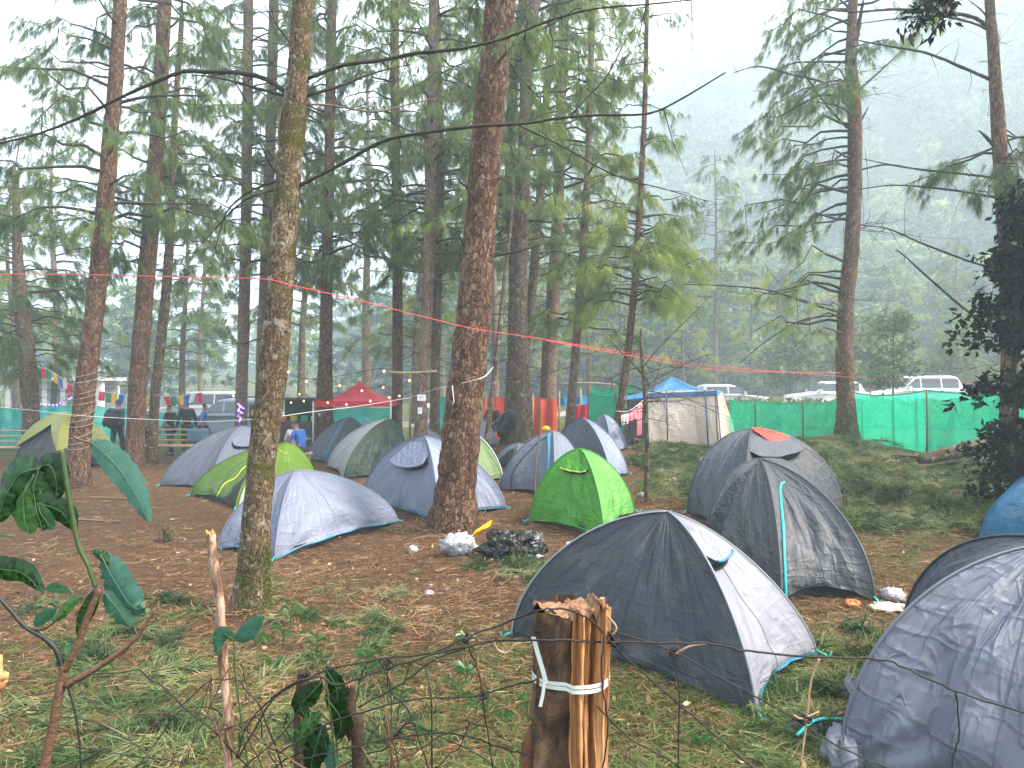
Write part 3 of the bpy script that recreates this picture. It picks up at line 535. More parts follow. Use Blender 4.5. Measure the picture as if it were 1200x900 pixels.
# ------------------------------------------------------------------ dome tents
FB = {}
def fab(c, crumple=.35, **k):
    return fabric('tent_fabric', c, crumple=crumple, **k)
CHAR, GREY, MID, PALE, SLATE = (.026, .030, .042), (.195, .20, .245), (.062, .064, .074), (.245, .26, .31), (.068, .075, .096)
BLUE = plain('tent_trim_blue', (.02, .16, .27), .5, .2); TEAL = plain('teal_zip', (.01, .42, .40), .5, .2); FLOORM = plain('ground_sheet', (.014, .016, .018), .6, .3)
DARKIN = plain('opening_shade', (.012, .012, .014), .9, .3); LIME = plain('lime_piping', (.5, .6, .03), .5, .1)  # near-black colour stands in for the shade inside tent openings
class Dome:
    """four base corners, two crossing arched poles, four fabric panels"""
    def __init__(s, cs, apex, kcs=None, kc=1.68, km=1.36, lift=.05, seed=0, fold=1.0):
        s.c = [np.array([p[0], p[1], gz(p[0], p[1])]) for p in cs]; s.a = np.array(apex, float); s.kc, s.km, s.lift = kc, km, lift; s.kcs = kcs or [kc] * 4
        s.ph = np.random.default_rng(seed).random(16) * 6.28; s.fold = fold; s.cen = sum(s.c) / 4
    def raw(s, i, u, v):
        p, q = s.c[i % 4], s.c[(i + 1) % 4]; m = 4 * u * (1 - u); b = p * (1 - u) + q * u; b = b + (s.cen - b) * .07 * m; b = b + np.array([0, 0, s.lift * m + .015])
        k0 = s.kcs[i % 4] * (1 - u) + s.kcs[(i + 1) % 4] * u; e = 2 / (k0 + (s.km - k0) * m ** .6); ph = v * math.pi / 2; h = max(math.cos(ph), 0) ** e; w_ = max(math.sin(ph), 0) ** e
        r = s.a + (b - s.a) * h; r[2] = b[2] + (s.a[2] - b[2]) * w_; return r
    def nrm(s, i, u, v):
        e = .01; a = s.raw(i, min(u + e, 1), v) - s.raw(i, max(u - e, 0), v); b = s.raw(i, u, min(v + e, .995)) - s.raw(i, u, max(v - e, 0)); n = np.cross(a, b); l = np.linalg.norm(n)
        n = n / l if l > 1e-7 else np.array([0, 0, 1.]); out = s.raw(i, u, v) - s.cen - np.array([0, 0, .2]); return n if n.dot(out) > 0 else -n
    def P(s, i, u, v, off=0.0):
        r = s.raw(i, u, v); n = s.nrm(i, u, v); m = min(1, 5 * u * (1 - u)) * min(1, 1.7 * (1 - v)) ** 1.5; w_ = np.linalg.norm(s.c[i % 4] - s.c[(i + 1) % 4])
        d = 0.0; ph = s.ph
        for k, (cu, sg) in enumerate(((0, 1), (1, 1))):                 # tension folds fanning out of the pegged corners
            x, y = abs(u - cu) * w_, v * 1.2; an = math.atan2(y, x + 1e-4); rr = math.hypot(x, y)
            d += .010 * math.sin(an * (17 + 3 * k) + ph[k + i] + 1.5 * math.sin(rr * 3 + ph[k])) * math.exp(-rr * 1.1) * min(1, rr * 6)
        d += .010 * math.sin(u * 9 + v * 5 + ph[4 + i]) * math.sin(v * 7 + u * 3 + ph[8 + i]) + .006 * math.sin(u * 23 + 5 * math.sin(v * 4 + ph[5]) + ph[6])
        return r + n * (d * m * s.fold * (w_ ** .3) + off)
def tent(label, cs, apex, cols, seed=0, group='tents pitched under the pines', hem=None, brow=(), arcs=(), strip=(), kc=1.68, km=1.36, lift=.05, fold=1.0, crumple=.35, peg=True, hemp=(0, 1, 2, 3), kcs=None, name='dome_tent', sleeve=None, root=None, floor=True, res=(34, 24), part='panel'):
    D = Dome(cs, apex, kcs, kc, km, lift, seed, fold); first = root is None
    if first: root = thing(name, label, 'tent', tuple(D.cen), group)
    nu, nv = res
    for i in range(4):
        V = np.array([D.P(i, u, v) for u in np.linspace(0, 1, nu) for v in np.linspace(0, 1, nv)]); w_ = np.linalg.norm(D.c[i] - D.c[(i + 1) % 4])
        uv = np.array([(u * w_ + i * 3.1 + seed, v * 1.6 + seed * .7) for u in np.linspace(0, 1, nu) for v in np.linspace(0, 1, nv)])
        mk(part, V, grid_faces(nu, nv), fab(cols[i], crumple), root, uv=uv)
    for i in range(4):                                                   # seam sleeves over the poles
        S = np.array([D.P(i, 0, v, .006) for v in np.linspace(0, 1, 26)]); o = MB().tube(S, [.011, .007], 5).build('pole_sleeve', fab(sleeve or cols[i], crumple), root)
    for i in range(4):
        for uu in (.5,) if crumple < .9 else (.36, .68):
            MB().tube([D.P(i, uu, v, .002) for v in np.linspace(.0, .80, 22)], .003, 4).build('seam', fab(tuple(x * .75 for x in cols[i]), crumple), root)
    if hem:                                                              # coloured hem band round the foot
        for i in hemp:
            V = [D.P(i, u, v, .008) for u in np.linspace(0, 1, nu) for v in np.linspace(0.0, hem[1], 3)]; mk('hem', V, grid_faces(nu, 3), hem[0], root)
    if floor:
        b = MB(); ring = []; n = 0
        for i in range(4):
            for u in np.linspace(0, 1, 10)[:-1]: p = D.raw(i, u, 0); p = D.cen + (p - D.cen) * .955; ring.append(p)
        m = len(ring); lo = [(p[0], p[1], gz(p[0], p[1]) - .02) for p in ring]; hi = [(p[0], p[1], gz(p[0], p[1]) + .11) for p in ring]
        b.add(lo + hi, [(k, (k + 1) % m, (k + 1) % m + m, k + m) for k in range(m)] + [tuple(range(m))]); b.build('ground_sheet', FLOORM, root, smooth=False)
    if peg:
        for i in range(4):
            c = D.c[i]; o_ = (c - D.cen) / np.linalg.norm(c - D.cen); b = MB()
            b.tube([c + [0, 0, .05], c + o_ * .05 + [0, 0, .03], c + o_ * .09 + [0, 0, .0]], .009, 5).tube([c + o_ * .10 + [0, 0, .05], c + o_ * .06 + [0, 0, -.06]], .005, 5); b.build('peg_loop', TEAL, root)
    for (i, u0, u1, vt, vb, out, bm) in brow:                            # rain-hood vent
        nb, mb = 18, 8; V = []
        for u in np.linspace(0, 1, nb):
            for t in np.linspace(0, 1, mb):
                e = math.sin(math.pi * u) ** .28; V.append(D.P(i, u0 + (u1 - u0) * u, vt + (vb - vt) * t * (.55 + .45 * e), .006 + out * t ** 1.5 * e))
        mk('vent_hood', V, grid_faces(nb, mb), fab(bm if isinstance(bm, tuple) else cols[i], crumple), root, uv=[(p[0] * 2, p[2] * 2) for p in V])
        V = [];
        for u in np.linspace(.04, .96, 14):
            for t in np.linspace(0, 1, 4): e = math.sin(math.pi * u) ** .28; V.append(D.P(i, u0 + (u1 - u0) * u, vt + (vb - vt) * (.55 + .45 * e) * .98 - .03 * e * t + .012, .005))
        mk('vent_shade', V, grid_faces(14, 4), DARKIN, root)  # dark patch laid on the panel, painting the shade under the hood
        S = [D.P(i, u0 + (u1 - u0) * u, vt + (vb - vt) * (.55 + .45 * math.sin(math.pi * u) ** .28), .008 + out * math.sin(math.pi * u) ** .28) for u in np.linspace(0.07, .93, 18)]
        MB().tube(S, .009, 5).build('hood_edge', bm if isinstance(bm, bpy.types.Material) else fab(cols[i], crumple), root)
    for (i, uvs, r, m) in arcs:                                          # curved door zips
        S = smoothpath([(u, v, 0) for u, v in uvs], 34); MB().tube([D.P(i, u, max(0, v), .007) for u, v, _ in S], r, 6).build('door_zip', m, root)
    for (i, uvs, wd, c) in strip:                                        # fabric bands and rolled flaps lying on a panel
        S = smoothpath([(u, v, 0) for u, v in uvs], 24); V = []
        for k, (u, v, _) in enumerate(S):
            for e in (-1, -.3, .3, 1): V.append(D.P(i, np.clip(u + e * wd, 0, 1), np.clip(v, 0, .99), .012 - .006 * abs(e)))
        mk('fabric_band', V, grid_faces(len(S), 4), fab(c, crumple), root, uv=[(p[0] * 2, p[2] * 2) for p in V])
    return root, D
def quad(L, Fp, Rr, B=None):
    a, b, c = G(*L), G(*Fp), G(*Rr); d = G(*B) if B else a + c - b
    return [(p.x, p.y) for p in (a, b, c, d)]
def apex_of(cs, px, py, dy=0.0):
    d = sum(p[1] for p in cs) / 4 + dy; return at(px, py, d)
def T_(label, L, Fp, Rr, ap, cols, B=None, dy=0, **k):
    cs = quad(L, Fp, Rr, B); return tent(label, cs, apex_of(cs, *ap, dy), cols, **k)

# front right: charcoal and pale grey dome
TA, DA = T_('charcoal dome tent with pale grey ends and blue hem, closest behind the split log post', (600, 748), (886, 842), (957, 771), (782, 600), [CHAR, GREY, CHAR, GREY], seed=1, hem=(BLUE, .05), hemp=(1, 3), brow=[(1, .05, .86, .74, .55, .09, BLUE)], kcs=[1.75, 1.6, 1.45, 1.7], kc=1.6, km=1.3, lift=.07, crumple=.12, sleeve=(.2, .21, .24), res=(44, 30))
# big grey tent with front porch and red cloth
cs = quad((806, 602), (872, 640), (986, 598), (905, 566)); TB, DB = tent('large grey two-room tent with red cloth on top and teal zipped porch', cs, apex_of(cs, 880, 503), [SLATE, MID, GREY, GREY], seed=2, kc=2.03, km=1.59, crumple=.5, brow=[(1, .03, .96, .76, .50, .15, SLATE)])
cs = quad((826, 645), (915, 706), (1024, 706), (962, 606)); TB2, DB2 = tent('', cs, at(890, 538, 8.6), [MID, MID, MID, MID], seed=3, kc=2.00, km=1.61, crumple=.65, fold=2.0, root=TB, lift=.10, arcs=[(1, [(.05, .0), (.06, .26), (.13, .48), (.30, .62), (.52, .66)], .013, TEAL)], strip=[(0, [(.1, .0), (.12, .3), (.22, .62), (.6, .9)], .07, CHAR)], part='porch_panel')
# bright green dome
T_('bright green dome tent with a lime piped vent, right of the black rubbish sack', (621, 612), (708, 634), (743, 602), (679, 526), [(0.0413, 0.198, 0.0165), (0.088, 0.275, 0.055), (0.033, 0.165, 0.0165), (0.0413, 0.198, 0.0165)], seed=4, brow=[(0, .12, .97, .72, .56, .04, LIME)], kc=1.69, km=1.38, crumple=.6, fold=1.6, lift=.06)
# pale grey dome behind the main trunk
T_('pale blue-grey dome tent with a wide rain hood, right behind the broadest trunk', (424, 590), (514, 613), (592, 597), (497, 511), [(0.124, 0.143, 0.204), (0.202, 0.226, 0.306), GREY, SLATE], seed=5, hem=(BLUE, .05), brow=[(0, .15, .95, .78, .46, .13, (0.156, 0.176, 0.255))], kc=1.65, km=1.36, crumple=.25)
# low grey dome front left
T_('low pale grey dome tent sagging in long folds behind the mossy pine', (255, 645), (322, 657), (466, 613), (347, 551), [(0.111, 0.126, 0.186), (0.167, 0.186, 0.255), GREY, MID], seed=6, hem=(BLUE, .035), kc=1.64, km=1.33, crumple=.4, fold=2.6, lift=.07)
# green tent with white open door
TF, DF = T_('olive green dome tent with its white door flap hanging open', (224, 582), (276, 597), (372, 573), (335, 519), [(0.055, 0.11, 0.0121), (0.0935, 0.182, 0.0165), (0.066, 0.138, 0.0165), (0.055, 0.11, 0.011)], seed=7, kc=1.71, km=1.38, crumple=.5, fold=1.8, lift=.1, arcs=[(0, [(.55, .0), (.62, .3), (.8, .62), (1, .82)], .012, LIME), (1, [(0, .82), (.3, .72), (.6, .62)], .010, LIME)])
V = [DF.P(1, u, v, .02) for u in np.linspace(.02, .22, 6) for v in np.linspace(0, .66 - .2 * 0, 12)]; V = [DF.P(1, .02 + (.20 * (1 - v) + .05) * u, v * .64, .02) for u in np.linspace(0, 1, 6) for v in np.linspace(0, 1, 12)]
mk('door_flap', V, grid_faces(6, 12), fab((.45, .45, .45), .3), TF, uv=[(p[0], p[2]) for p in V])
V = [DF.P(0, 1 - (.30 * (1 - v)) * u, v * .55, .012) for u in np.linspace(0, 1, 6) for v in np.linspace(0, 1, 10)]; mk('doorway_shade', V, grid_faces(6, 10), DARKIN, TF)  # last sheet: uncut panel covered in black to paint the doorway's inner shade
# grey dome behind it
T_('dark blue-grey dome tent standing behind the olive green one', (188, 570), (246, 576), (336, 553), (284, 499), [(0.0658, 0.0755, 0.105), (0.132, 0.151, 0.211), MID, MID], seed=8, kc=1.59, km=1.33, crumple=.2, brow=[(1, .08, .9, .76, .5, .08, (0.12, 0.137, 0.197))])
# olive tent, far left
TH, DH = T_('black dome tent under an olive yellow flysheet, beside the trunk wound with cord', (17, 546), (66, 552), (134, 544), (76, 489), [(0.0193, 0.0198, 0.0231), (0.033, 0.0358, 0.044), (0.0165, 0.0165, 0.0193), (0.0165, 0.0165, 0.0193)], seed=9, kc=1.71, km=1.45)
cF = [DH.cen + (c - DH.cen) * 1.0 for c in DH.c]
for i in range(4):
    V = [DH.cen + (DH.raw(i, u, v0 + (.995 - v0) * t) - DH.cen) * 1.07 + np.array([0, 0, .07]) for u in np.linspace(0, 1, 18) for t in np.linspace(0, 1, 12) for v0 in [.24 + .38 * (1 - abs(2 * u - 1)) ** .8 * (i == 0) + .12 * (1 - abs(2 * u - 1)) * (i > 0)]]
    mk('flysheet', V, grid_faces(18, 12), fab((.20, .21, .055), .3), TH, uv=[(p[0], p[2]) for p in V])
# dark green with white end
TI, DI = T_('dark bottle green tent with white end wall, behind the stake with white paper', (384, 547), (403, 562), (482, 556), (458, 491), [(.26, .26, .27), (.004, .020, .013), (.012, .055, .034), (.01, .04, .025)], seed=10, kc=1.65, km=1.38, crumple=.6, fold=1.6)
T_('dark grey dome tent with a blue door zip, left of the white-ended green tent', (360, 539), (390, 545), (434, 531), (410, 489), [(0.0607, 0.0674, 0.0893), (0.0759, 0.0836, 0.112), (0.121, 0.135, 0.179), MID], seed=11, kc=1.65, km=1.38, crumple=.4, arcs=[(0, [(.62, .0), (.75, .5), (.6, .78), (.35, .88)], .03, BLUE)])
T_('small pink and white dome tent peeping out behind dark grey and green tents', (412, 514), (430, 517), (444, 512), (426, 488), [(0.304, 0.323, 0.421), (0.385, 0.066, 0.176), (0.33, 0.055, 0.165), (0.304, 0.323, 0.421)], seed=12, res=(16, 12))
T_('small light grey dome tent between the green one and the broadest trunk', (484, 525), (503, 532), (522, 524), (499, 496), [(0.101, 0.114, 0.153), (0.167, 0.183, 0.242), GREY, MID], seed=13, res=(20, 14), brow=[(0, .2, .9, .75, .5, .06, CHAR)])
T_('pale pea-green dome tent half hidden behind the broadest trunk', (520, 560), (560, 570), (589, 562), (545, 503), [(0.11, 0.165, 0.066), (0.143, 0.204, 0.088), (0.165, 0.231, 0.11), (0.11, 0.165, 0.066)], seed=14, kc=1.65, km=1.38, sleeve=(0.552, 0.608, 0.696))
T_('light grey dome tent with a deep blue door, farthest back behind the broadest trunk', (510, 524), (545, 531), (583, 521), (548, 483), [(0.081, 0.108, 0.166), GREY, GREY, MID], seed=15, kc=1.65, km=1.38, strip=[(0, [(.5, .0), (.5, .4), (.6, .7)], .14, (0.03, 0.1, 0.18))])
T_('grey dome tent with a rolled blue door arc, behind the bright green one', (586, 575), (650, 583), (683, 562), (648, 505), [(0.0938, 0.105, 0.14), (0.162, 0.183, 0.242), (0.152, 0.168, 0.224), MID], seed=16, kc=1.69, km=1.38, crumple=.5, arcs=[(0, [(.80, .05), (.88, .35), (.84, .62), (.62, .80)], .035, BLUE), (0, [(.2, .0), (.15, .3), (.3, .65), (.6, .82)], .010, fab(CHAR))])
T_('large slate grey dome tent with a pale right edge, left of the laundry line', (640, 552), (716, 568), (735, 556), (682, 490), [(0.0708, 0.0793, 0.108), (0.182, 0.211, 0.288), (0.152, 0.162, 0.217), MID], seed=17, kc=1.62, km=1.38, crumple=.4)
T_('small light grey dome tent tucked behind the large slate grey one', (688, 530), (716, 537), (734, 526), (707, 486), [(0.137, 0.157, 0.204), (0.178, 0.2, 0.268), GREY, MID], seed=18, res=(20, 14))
TR, DR = T_('little low grey awning tent with a black mouth, right of the hanging black bag', (578, 546), (604, 551), (634, 541), (608, 519), [(0.101, 0.116, 0.153), (0.101, 0.116, 0.153), MID, MID], seed=19, res=(20, 14))
V = [DR.P(0, .2 + .7 * u, .62 * v * math.sin(math.pi * (.1 + .8 * u)), .015) for u in np.linspace(0, 1, 14) for v in np.linspace(0, 1, 6)]; mk('mouth_shade', V, grid_faces(14, 6), DARKIN, TR)  # black patch over the closed panel paints the shade within the mouth
# crumpled grey tent bottom right
cs = [(1.78, 4.0), (2.55, 2.75), (4.2, 4.0), (2.92, 5.55)]
TT_, DT = tent('big crumpled grey tent filling the lower right corner', cs, (3.08, 4.1, 1.37), [(0.101, 0.108, 0.145), (0.101, 0.108, 0.144), MID, (0.0506, 0.0566, 0.0753)], seed=20, kc=2.02, km=1.67, crumple=.7, fold=3.2, lift=.02, res=(70, 50), peg=False)
def bundle(name, root, c, size, m, seed, n=16, squash=.6, uvs=1.0, amp=.35):          # a heap of crumpled cloth or plastic
    g = np.random.default_rng(seed); th = np.linspace(0, math.pi, n); ph = np.linspace(0, 2 * math.pi, 2 * n, endpoint=False); V = []
    k = g.normal(size=(9, 3)) * 2.6; p = g.random(9) * 6.28
    for a in th:
        for b in ph:
            d = np.array([math.sin(a) * math.cos(b), math.sin(a) * math.sin(b), math.cos(a)]); r = 1 + amp * sum(abs(math.sin(k[q].dot(d) * (1 + q * .25) + p[q])) - .6 for q in range(9)) / 3
            v = d * r * np.array(size); v[2] = max(v[2] + size[2] * squash, -.01 + .01 * g.random()); V.append(np.array(c) + v)
    m2 = 2 * n; Fc = [(i * m2 + j, (i + 1) * m2 + j, (i + 1) * m2 + (j + 1) % m2, i * m2 + (j + 1) % m2) for i in range(n - 1) for j in range(m2)]
    return mk(name, V, Fc, m, root, uv=[(v[0] * uvs, v[1] * uvs + v[2] * uvs) for v in V])
bundle('loose_flysheet', TT_, (1.80, 4.02, .12), (.10, .14, .16), fab((.15, .15, .19), 1.2), 3); bundle('loose_flysheet', TT_, (2.2, 4.75, .1), (.10, .10, .16), fab((.13, .132, .165), 1.2), 5)
bundle('rucked_ground_sheet', TT_, (1.75, 4.3, .1), (.16, .14, .12), FLOORM, 6); MB().tube(smoothpath([(1.6, 4.15, .28), (1.75, 4.25, .32), (1.95, 4.3, .3)], 10), .010, 5).build('sheet_edge', TEAL, TT_)
# blue dome at right edge
tent('round deep blue dome tent at the right edge', [(5.27, 8.35), (6.4, 7.3), (7.5, 8.5), (6.3, 9.6)], (6.3, 8.42, 1.26), [(0.0066, 0.0715, 0.149)] * 4, seed=21, kc=2.01, km=1.85, crumple=.2)
# red cloth over the large grey tent
def drape(name, label, cat, D, spots, c, group=None):
    V = [];
    n, m = len(spots), len(spots[0])
    for row in spots:
        for (i, u, v) in row: V.append(D.P(i, u, v, .03))
    o = mk(name, V, grid_faces(n, m), fab(c, .6), uv=[(p[0], p[2] + p[1]) for p in V]); tag(o, label, cat, group); return o
rows = [[(1 if u >= 0 else 0, (u if u >= 0 else 1 + u), v + .03 * math.sin(9 * u)) for v in np.linspace(.99, lo, 9)] for u, lo in zip(np.linspace(.50, .98, 12), [.88, .88, .87, .86, .84, .8, .76, .73, .72, .74, .76, .8])]
# lies across the top and down the right-hand seam
rows = [[(1, 1 - u, v + .012 * math.sin(11 * u + 9 * v)) for v in np.linspace(.985, lo, 12)] for u, lo in zip(np.linspace(.02, .8, 9), [.70, .67, .64, .66, .68, .73, .78, .83, .87])]
drape('red_cloth', 'red cloth thrown over the top of the large grey two-room tent', 'cloth', DB, rows, (.6, .035, .025))
# frame tent
def frame_tent():
    FL, FR, BR, BL = G(757, 519), G(842, 524), G(862, 507), G(731, 524)
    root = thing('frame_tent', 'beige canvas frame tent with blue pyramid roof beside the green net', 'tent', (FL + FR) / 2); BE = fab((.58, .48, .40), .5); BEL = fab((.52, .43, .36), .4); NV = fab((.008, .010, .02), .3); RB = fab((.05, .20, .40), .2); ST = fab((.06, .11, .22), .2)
    mid = G(817, 521); hw = at(0, 457, FR.y).z
    tFL, tM, tFR, tBR, tBL = at(757, 459, FL.y), at(813, 457, mid.y), at(838, 457, FR.y + .4), at(847, 459, BR.y - .6), at(734, 461, BL.y)
    def wall(nm, a, b, ta, tb, m, n=22, k=14, bow=.03, ph=0.):
        V = []; a, b, ta, tb = map(np.array, (a, b, ta, tb)); nn = np.cross(b - a, ta - a); nn /= np.linalg.norm(nn)
        for u in np.linspace(0, 1, n):
            for v in np.linspace(0, 1, k):
                p = (a * (1 - u) + b * u) * (1 - v) + (ta * (1 - u) + tb * u) * v; V.append(p + nn * (bow * math.sin(math.pi * u) * math.sin(math.pi * v) + .012 * math.sin(u * 15 + ph + 3 * v) * math.sin(v * 6 + u * 7)))
        w_ = np.linalg.norm(b - a); return mk(nm, V, grid_faces(n, k), m, root, uv=[(u * w_ + ph, v * 1.7) for u in np.linspace(0, 1, n) for v in np.linspace(0, 1, k)])
    wall('wall', FL, mid, tFL, tM, BE); wall('wall', mid, FR, tM, tFR, BEL, ph=2); wall('wall', FR, BR, tFR, tBR, BEL, ph=4); o = wall('wall', BL, FL, tBL, tFL, NV, ph=6); o['label'] = 'dark navy side wall'
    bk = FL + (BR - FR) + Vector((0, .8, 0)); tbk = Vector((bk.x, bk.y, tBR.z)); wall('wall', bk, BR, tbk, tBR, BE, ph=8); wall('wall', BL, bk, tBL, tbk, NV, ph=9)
    for (a, b, ta, tb, u) in ((FL, mid, tFL, tM, .42), (mid, FR, tM, tFR, .5), (FR, BR, tFR, tBR, .1)):
        P0, P1 = np.array(a) * (1 - u) + np.array(b) * u, np.array(ta) * (1 - u) + np.array(tb) * u; MB().tube([P0 + np.array((0, -.045, .02)), (P0 + P1) / 2 + np.array((0, -.06, 0)), P1 + np.array((0, -.045, 0))], .018, 5).build('zip', ST, root)
    ap = at(787, 441, FL.y + .6); e = [at(732, 464, BL.y - .05), at(757, 461, FL.y - .06), at(814, 459, mid.y - .06), at(840, 458, FR.y + .3), at(847, 459, BR.y - .5), Vector((bk.x + .2, bk.y + .2, tBR.z))]
    n = 9
    for i in range(len(e)):
        a, b = np.array(e[i]), np.array(e[(i + 1) % len(e)]); V = []
        for u in np.linspace(0, 1, n):
            for v in np.linspace(0, 1, n): q = (a * (1 - u) + b * u) * (1 - v) + np.array(ap) * v; q[2] -= .10 * math.sin(math.pi * v) + .05 * 4 * u * (1 - u) * (1 - v); V.append(q)
        mk('roof', V, grid_faces(n, n), RB, root, uv=[(u * 1.5 + i, v * 1.5) for u in np.linspace(0, 1, n) for v in np.linspace(0, 1, n)])
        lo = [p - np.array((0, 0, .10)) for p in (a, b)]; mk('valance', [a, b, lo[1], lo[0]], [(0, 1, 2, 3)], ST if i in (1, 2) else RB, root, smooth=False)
    for (t_, b_) in ((tBL, BL), (tFR, FR), (tBR, BR)): MB().tube([np.array(b_) + np.array((0, -.02, -.05)), np.array(t_)], .022, 6).build('pole', M['bark_pale'], root)
frame_tent()
# red gazebo
def gazebo():
    d = 24.0; c = at(422, 470, d); z0 = gz(c.x, d); hz = at(0, 469, d).z; az = at(0, 446, d).z; w_ = 1.22; rd = fab((.52, .02, .035), .2)
    root = thing('gazebo', 'red pop-up gazebo with a peaked roof hung about with light bulbs', 'gazebo', (c.x, d, z0)); e = [(c.x - w_, d - w_), (c.x + w_, d - w_), (c.x + w_, d + w_), (c.x - w_, d + w_)]
    for i in range(4):
        a, b = np.array([*e[i], hz]), np.array([*e[(i + 1) % 4], hz]); V = []
        for u in np.linspace(0, 1, 12):
            for v in np.linspace(0, 1, 12): q = (a * (1 - u) + b * u) * (1 - v) + np.array([c.x, d, az]) * v; q[2] -= .16 * math.sin(math.pi * v) ** .8; V.append(q)
        mk('canopy', V, grid_faces(12, 12), rd, root, uv=[(u * 2, v * 2) for u in np.linspace(0, 1, 12) for v in np.linspace(0, 1, 12)])
        mk('valance', [a, b, b - [0, 0, .17], a - [0, 0, .17]], [(0, 1, 2, 3)], rd, root, smooth=False, uv=[(0, 0), (2, 0), (2, .2), (0, .2)])
        MB().tube([(e[i][0] * .98 + c.x * .02, e[i][1], z0 - .05), (e[i][0] * .98 + c.x * .02, e[i][1], hz)], .025, 6).build('leg', plain('steel', (.5, .5, .5), .4), root)
gazebo()
# ------------------------------------------------------------------ nets, cloth screens, cords
def netmat(name, c, thru, weave=60):
    t = NT(name); uv = t.coord('UV'); t.l(t.mix(t.ramp(t.noise(uv, 1.1, 6, .7), [(.35, (0, 0, 0)), (.68, (1, 1, 1))]), sc3(c, .6), sc3(c, 1.2)), t.p.inputs['Base Color']); t.p.inputs['Roughness'].default_value = .6
    tr = t.n('BsdfTranslucent'); tr.inputs[0].default_value = (*c, 1); a = t.n('MixShader'); a.inputs[0].default_value = .5; t.l(t.p.outputs[0], a.inputs[1]); t.l(tr.outputs[0], a.inputs[2])
    tp = t.n('BsdfTransparent'); tp.inputs[0].default_value = (*[min(1, .35 + x) for x in c], 1); b = t.n('MixShader'); wv = t.n('TexWave', bands_direction='X'); wv.inputs['Scale'].default_value = weave; wv2 = t.n('TexWave', bands_direction='Y'); wv2.inputs['Scale'].default_value = weave
    t.l(uv, wv.inputs[0]); t.l(uv, wv2.inputs[0]); h = t.math('MULTIPLY', t.math('ADD', wv.outputs['Fac'], wv2.outputs['Fac']), thru); t.l(h, b.inputs[0]); t.l(a.outputs[0], b.inputs[1]); t.l(tp.outputs[0], b.inputs[2]); t.l(b.outputs[0], t.out.inputs[0]); return t.m
NETG = netmat('green_net', (.01, .70, .44), .46); NETT = netmat('teal_net', (.02, .48, .44), .32); NETD = netmat('dense_green_net', (.01, .40, .24), .12)
POST = plain('net_post', (.12, .09, .06), .85, .4, 9); BAMB = plain('bamboo', (.30, .21, .12), .7, .35, 7, .3)
def net(label, top, bot, ds, m, posts=(), sag=.06, name='shade_net', cat='net', group=None, n=16, wob=.05):
    """top/bottom photo rows along x, with a distance at each point"""
    xs = [p[0] for p in top]; root = thing(name, label, cat, at(sum(xs) / len(xs), sum(bot) / len(bot), sum(ds) / len(ds)), group); V = []; uv = []; N = n * (len(xs) - 1); K = 10; g = np.random.default_rng(abs(int(xs[0])) + 5)
    for i in range(N + 1):
        u = i / N * (len(xs) - 1); x = np.interp(u, range(len(xs)), xs); ty = np.interp(u, range(len(xs)), [p[1] for p in top]); by = np.interp(u, range(len(xs)), bot); d = np.interp(u, range(len(xs)), ds)
        fr = u % 1; a, b = np.array(at(x, ty, d)), np.array(at(x, by, d)); a[2] -= sag * 4 * fr * (1 - fr)
        for k in range(K + 1):
            t = k / K; p = a * (1 - t) + b * t; p[1] += wob * math.sin(i * .9 + k * .6) * math.sin(i * .37) + wob * .6 * math.sin(i * 2.3) * t; V.append(p); uv.append((i * 1.0 / n * 3, t * 2))
    mk('netting', V, grid_faces(N + 1, K + 1), m, root, uv=uv)
    E = [V[i * (K + 1)] for i in range(N + 1)]; MB().tube(np.array(E), .014, 4).build('top_rope', m if m in (NETT,) else NETD, root)
    for (x, y0, y1, dd) in posts:
        d = np.interp(x, xs, ds) + dd; MB().tube([at(x, y1, d) - Vector((0, 0, .1)), at(x, (y0 + y1) / 2, d) + Vector((.01, 0, 0)), at(x, y0, d)], .022, 6).build('post', POST, root)
    return root
net('bright green shade net left of the tall pine with sideways limbs', [(855, 468), (885, 469), (941, 471), (985, 468)], [524, 520, 513, 508], [20.6, 20.2, 19.8, 19.7], NETG, [(885, 468, 512, -.04), (941, 469, 510, -.04), (980, 480, 512, -.1)])
net('bright green shade net between the tall pine and the dark bush', [(1002, 460), (1040, 463), (1085, 457), (1160, 461), (1215, 462)], [516, 528, 534, 534, 534], [19.5, 17.6, 16.3, 15.6, 15.2], NETG, [(1011, 470, 515, .04), (1048, 468, 524, .04), (1086, 456, 536, -.05), (1076, 468, 528, .06)], sag=.03)
net('green net enclosure wall in two tones left of the beige tent', [(688, 459), (722, 464), (736, 465)], [502, 506, 508], [21.5, 21.8, 22], NETD, [(689, 455, 500, -.03), (722, 460, 502, -.03)], n=8)
net('lighter green net strip hung high behind the two-tone net enclosure', [(694, 450), (704, 453), (716, 455), (730, 448), (742, 449)], [470, 472, 472, 472, 472], [23, 23, 23, 23, 23], NETG, [(717, 420, 480, .04)], n=6, sag=.1)
net('teal shade net stretched at the left edge behind the olive tent', [(-60, 480), (0, 478), (60, 474), (110, 475), (150, 478)], [530, 524, 520, 518, 516], [27, 27, 28, 29, 30], NETT, [(0, 470, 525, .05), (80, 440, 520, .1)])
net('teal net wall behind the red gazebo', [(385, 476), (420, 476), (462, 478)], [522, 522, 522], [27.5, 27.5, 27.5], NETT, [(385, 470, 520, .05), (410, 470, 520, .05), (456, 470, 520, .05)], n=8)
net('small teal net panel between the paper notices and the broadest trunk', [(512, 464), (536, 462)], [520, 520], [24, 24], NETT, [(524, 455, 520, -.05)], n=8)
net('teal net flap beside the bench where the walkers pass', [(186, 483), (206, 482), (228, 484)], [512, 512, 512], [30, 30, 30], NETT, [], n=6)
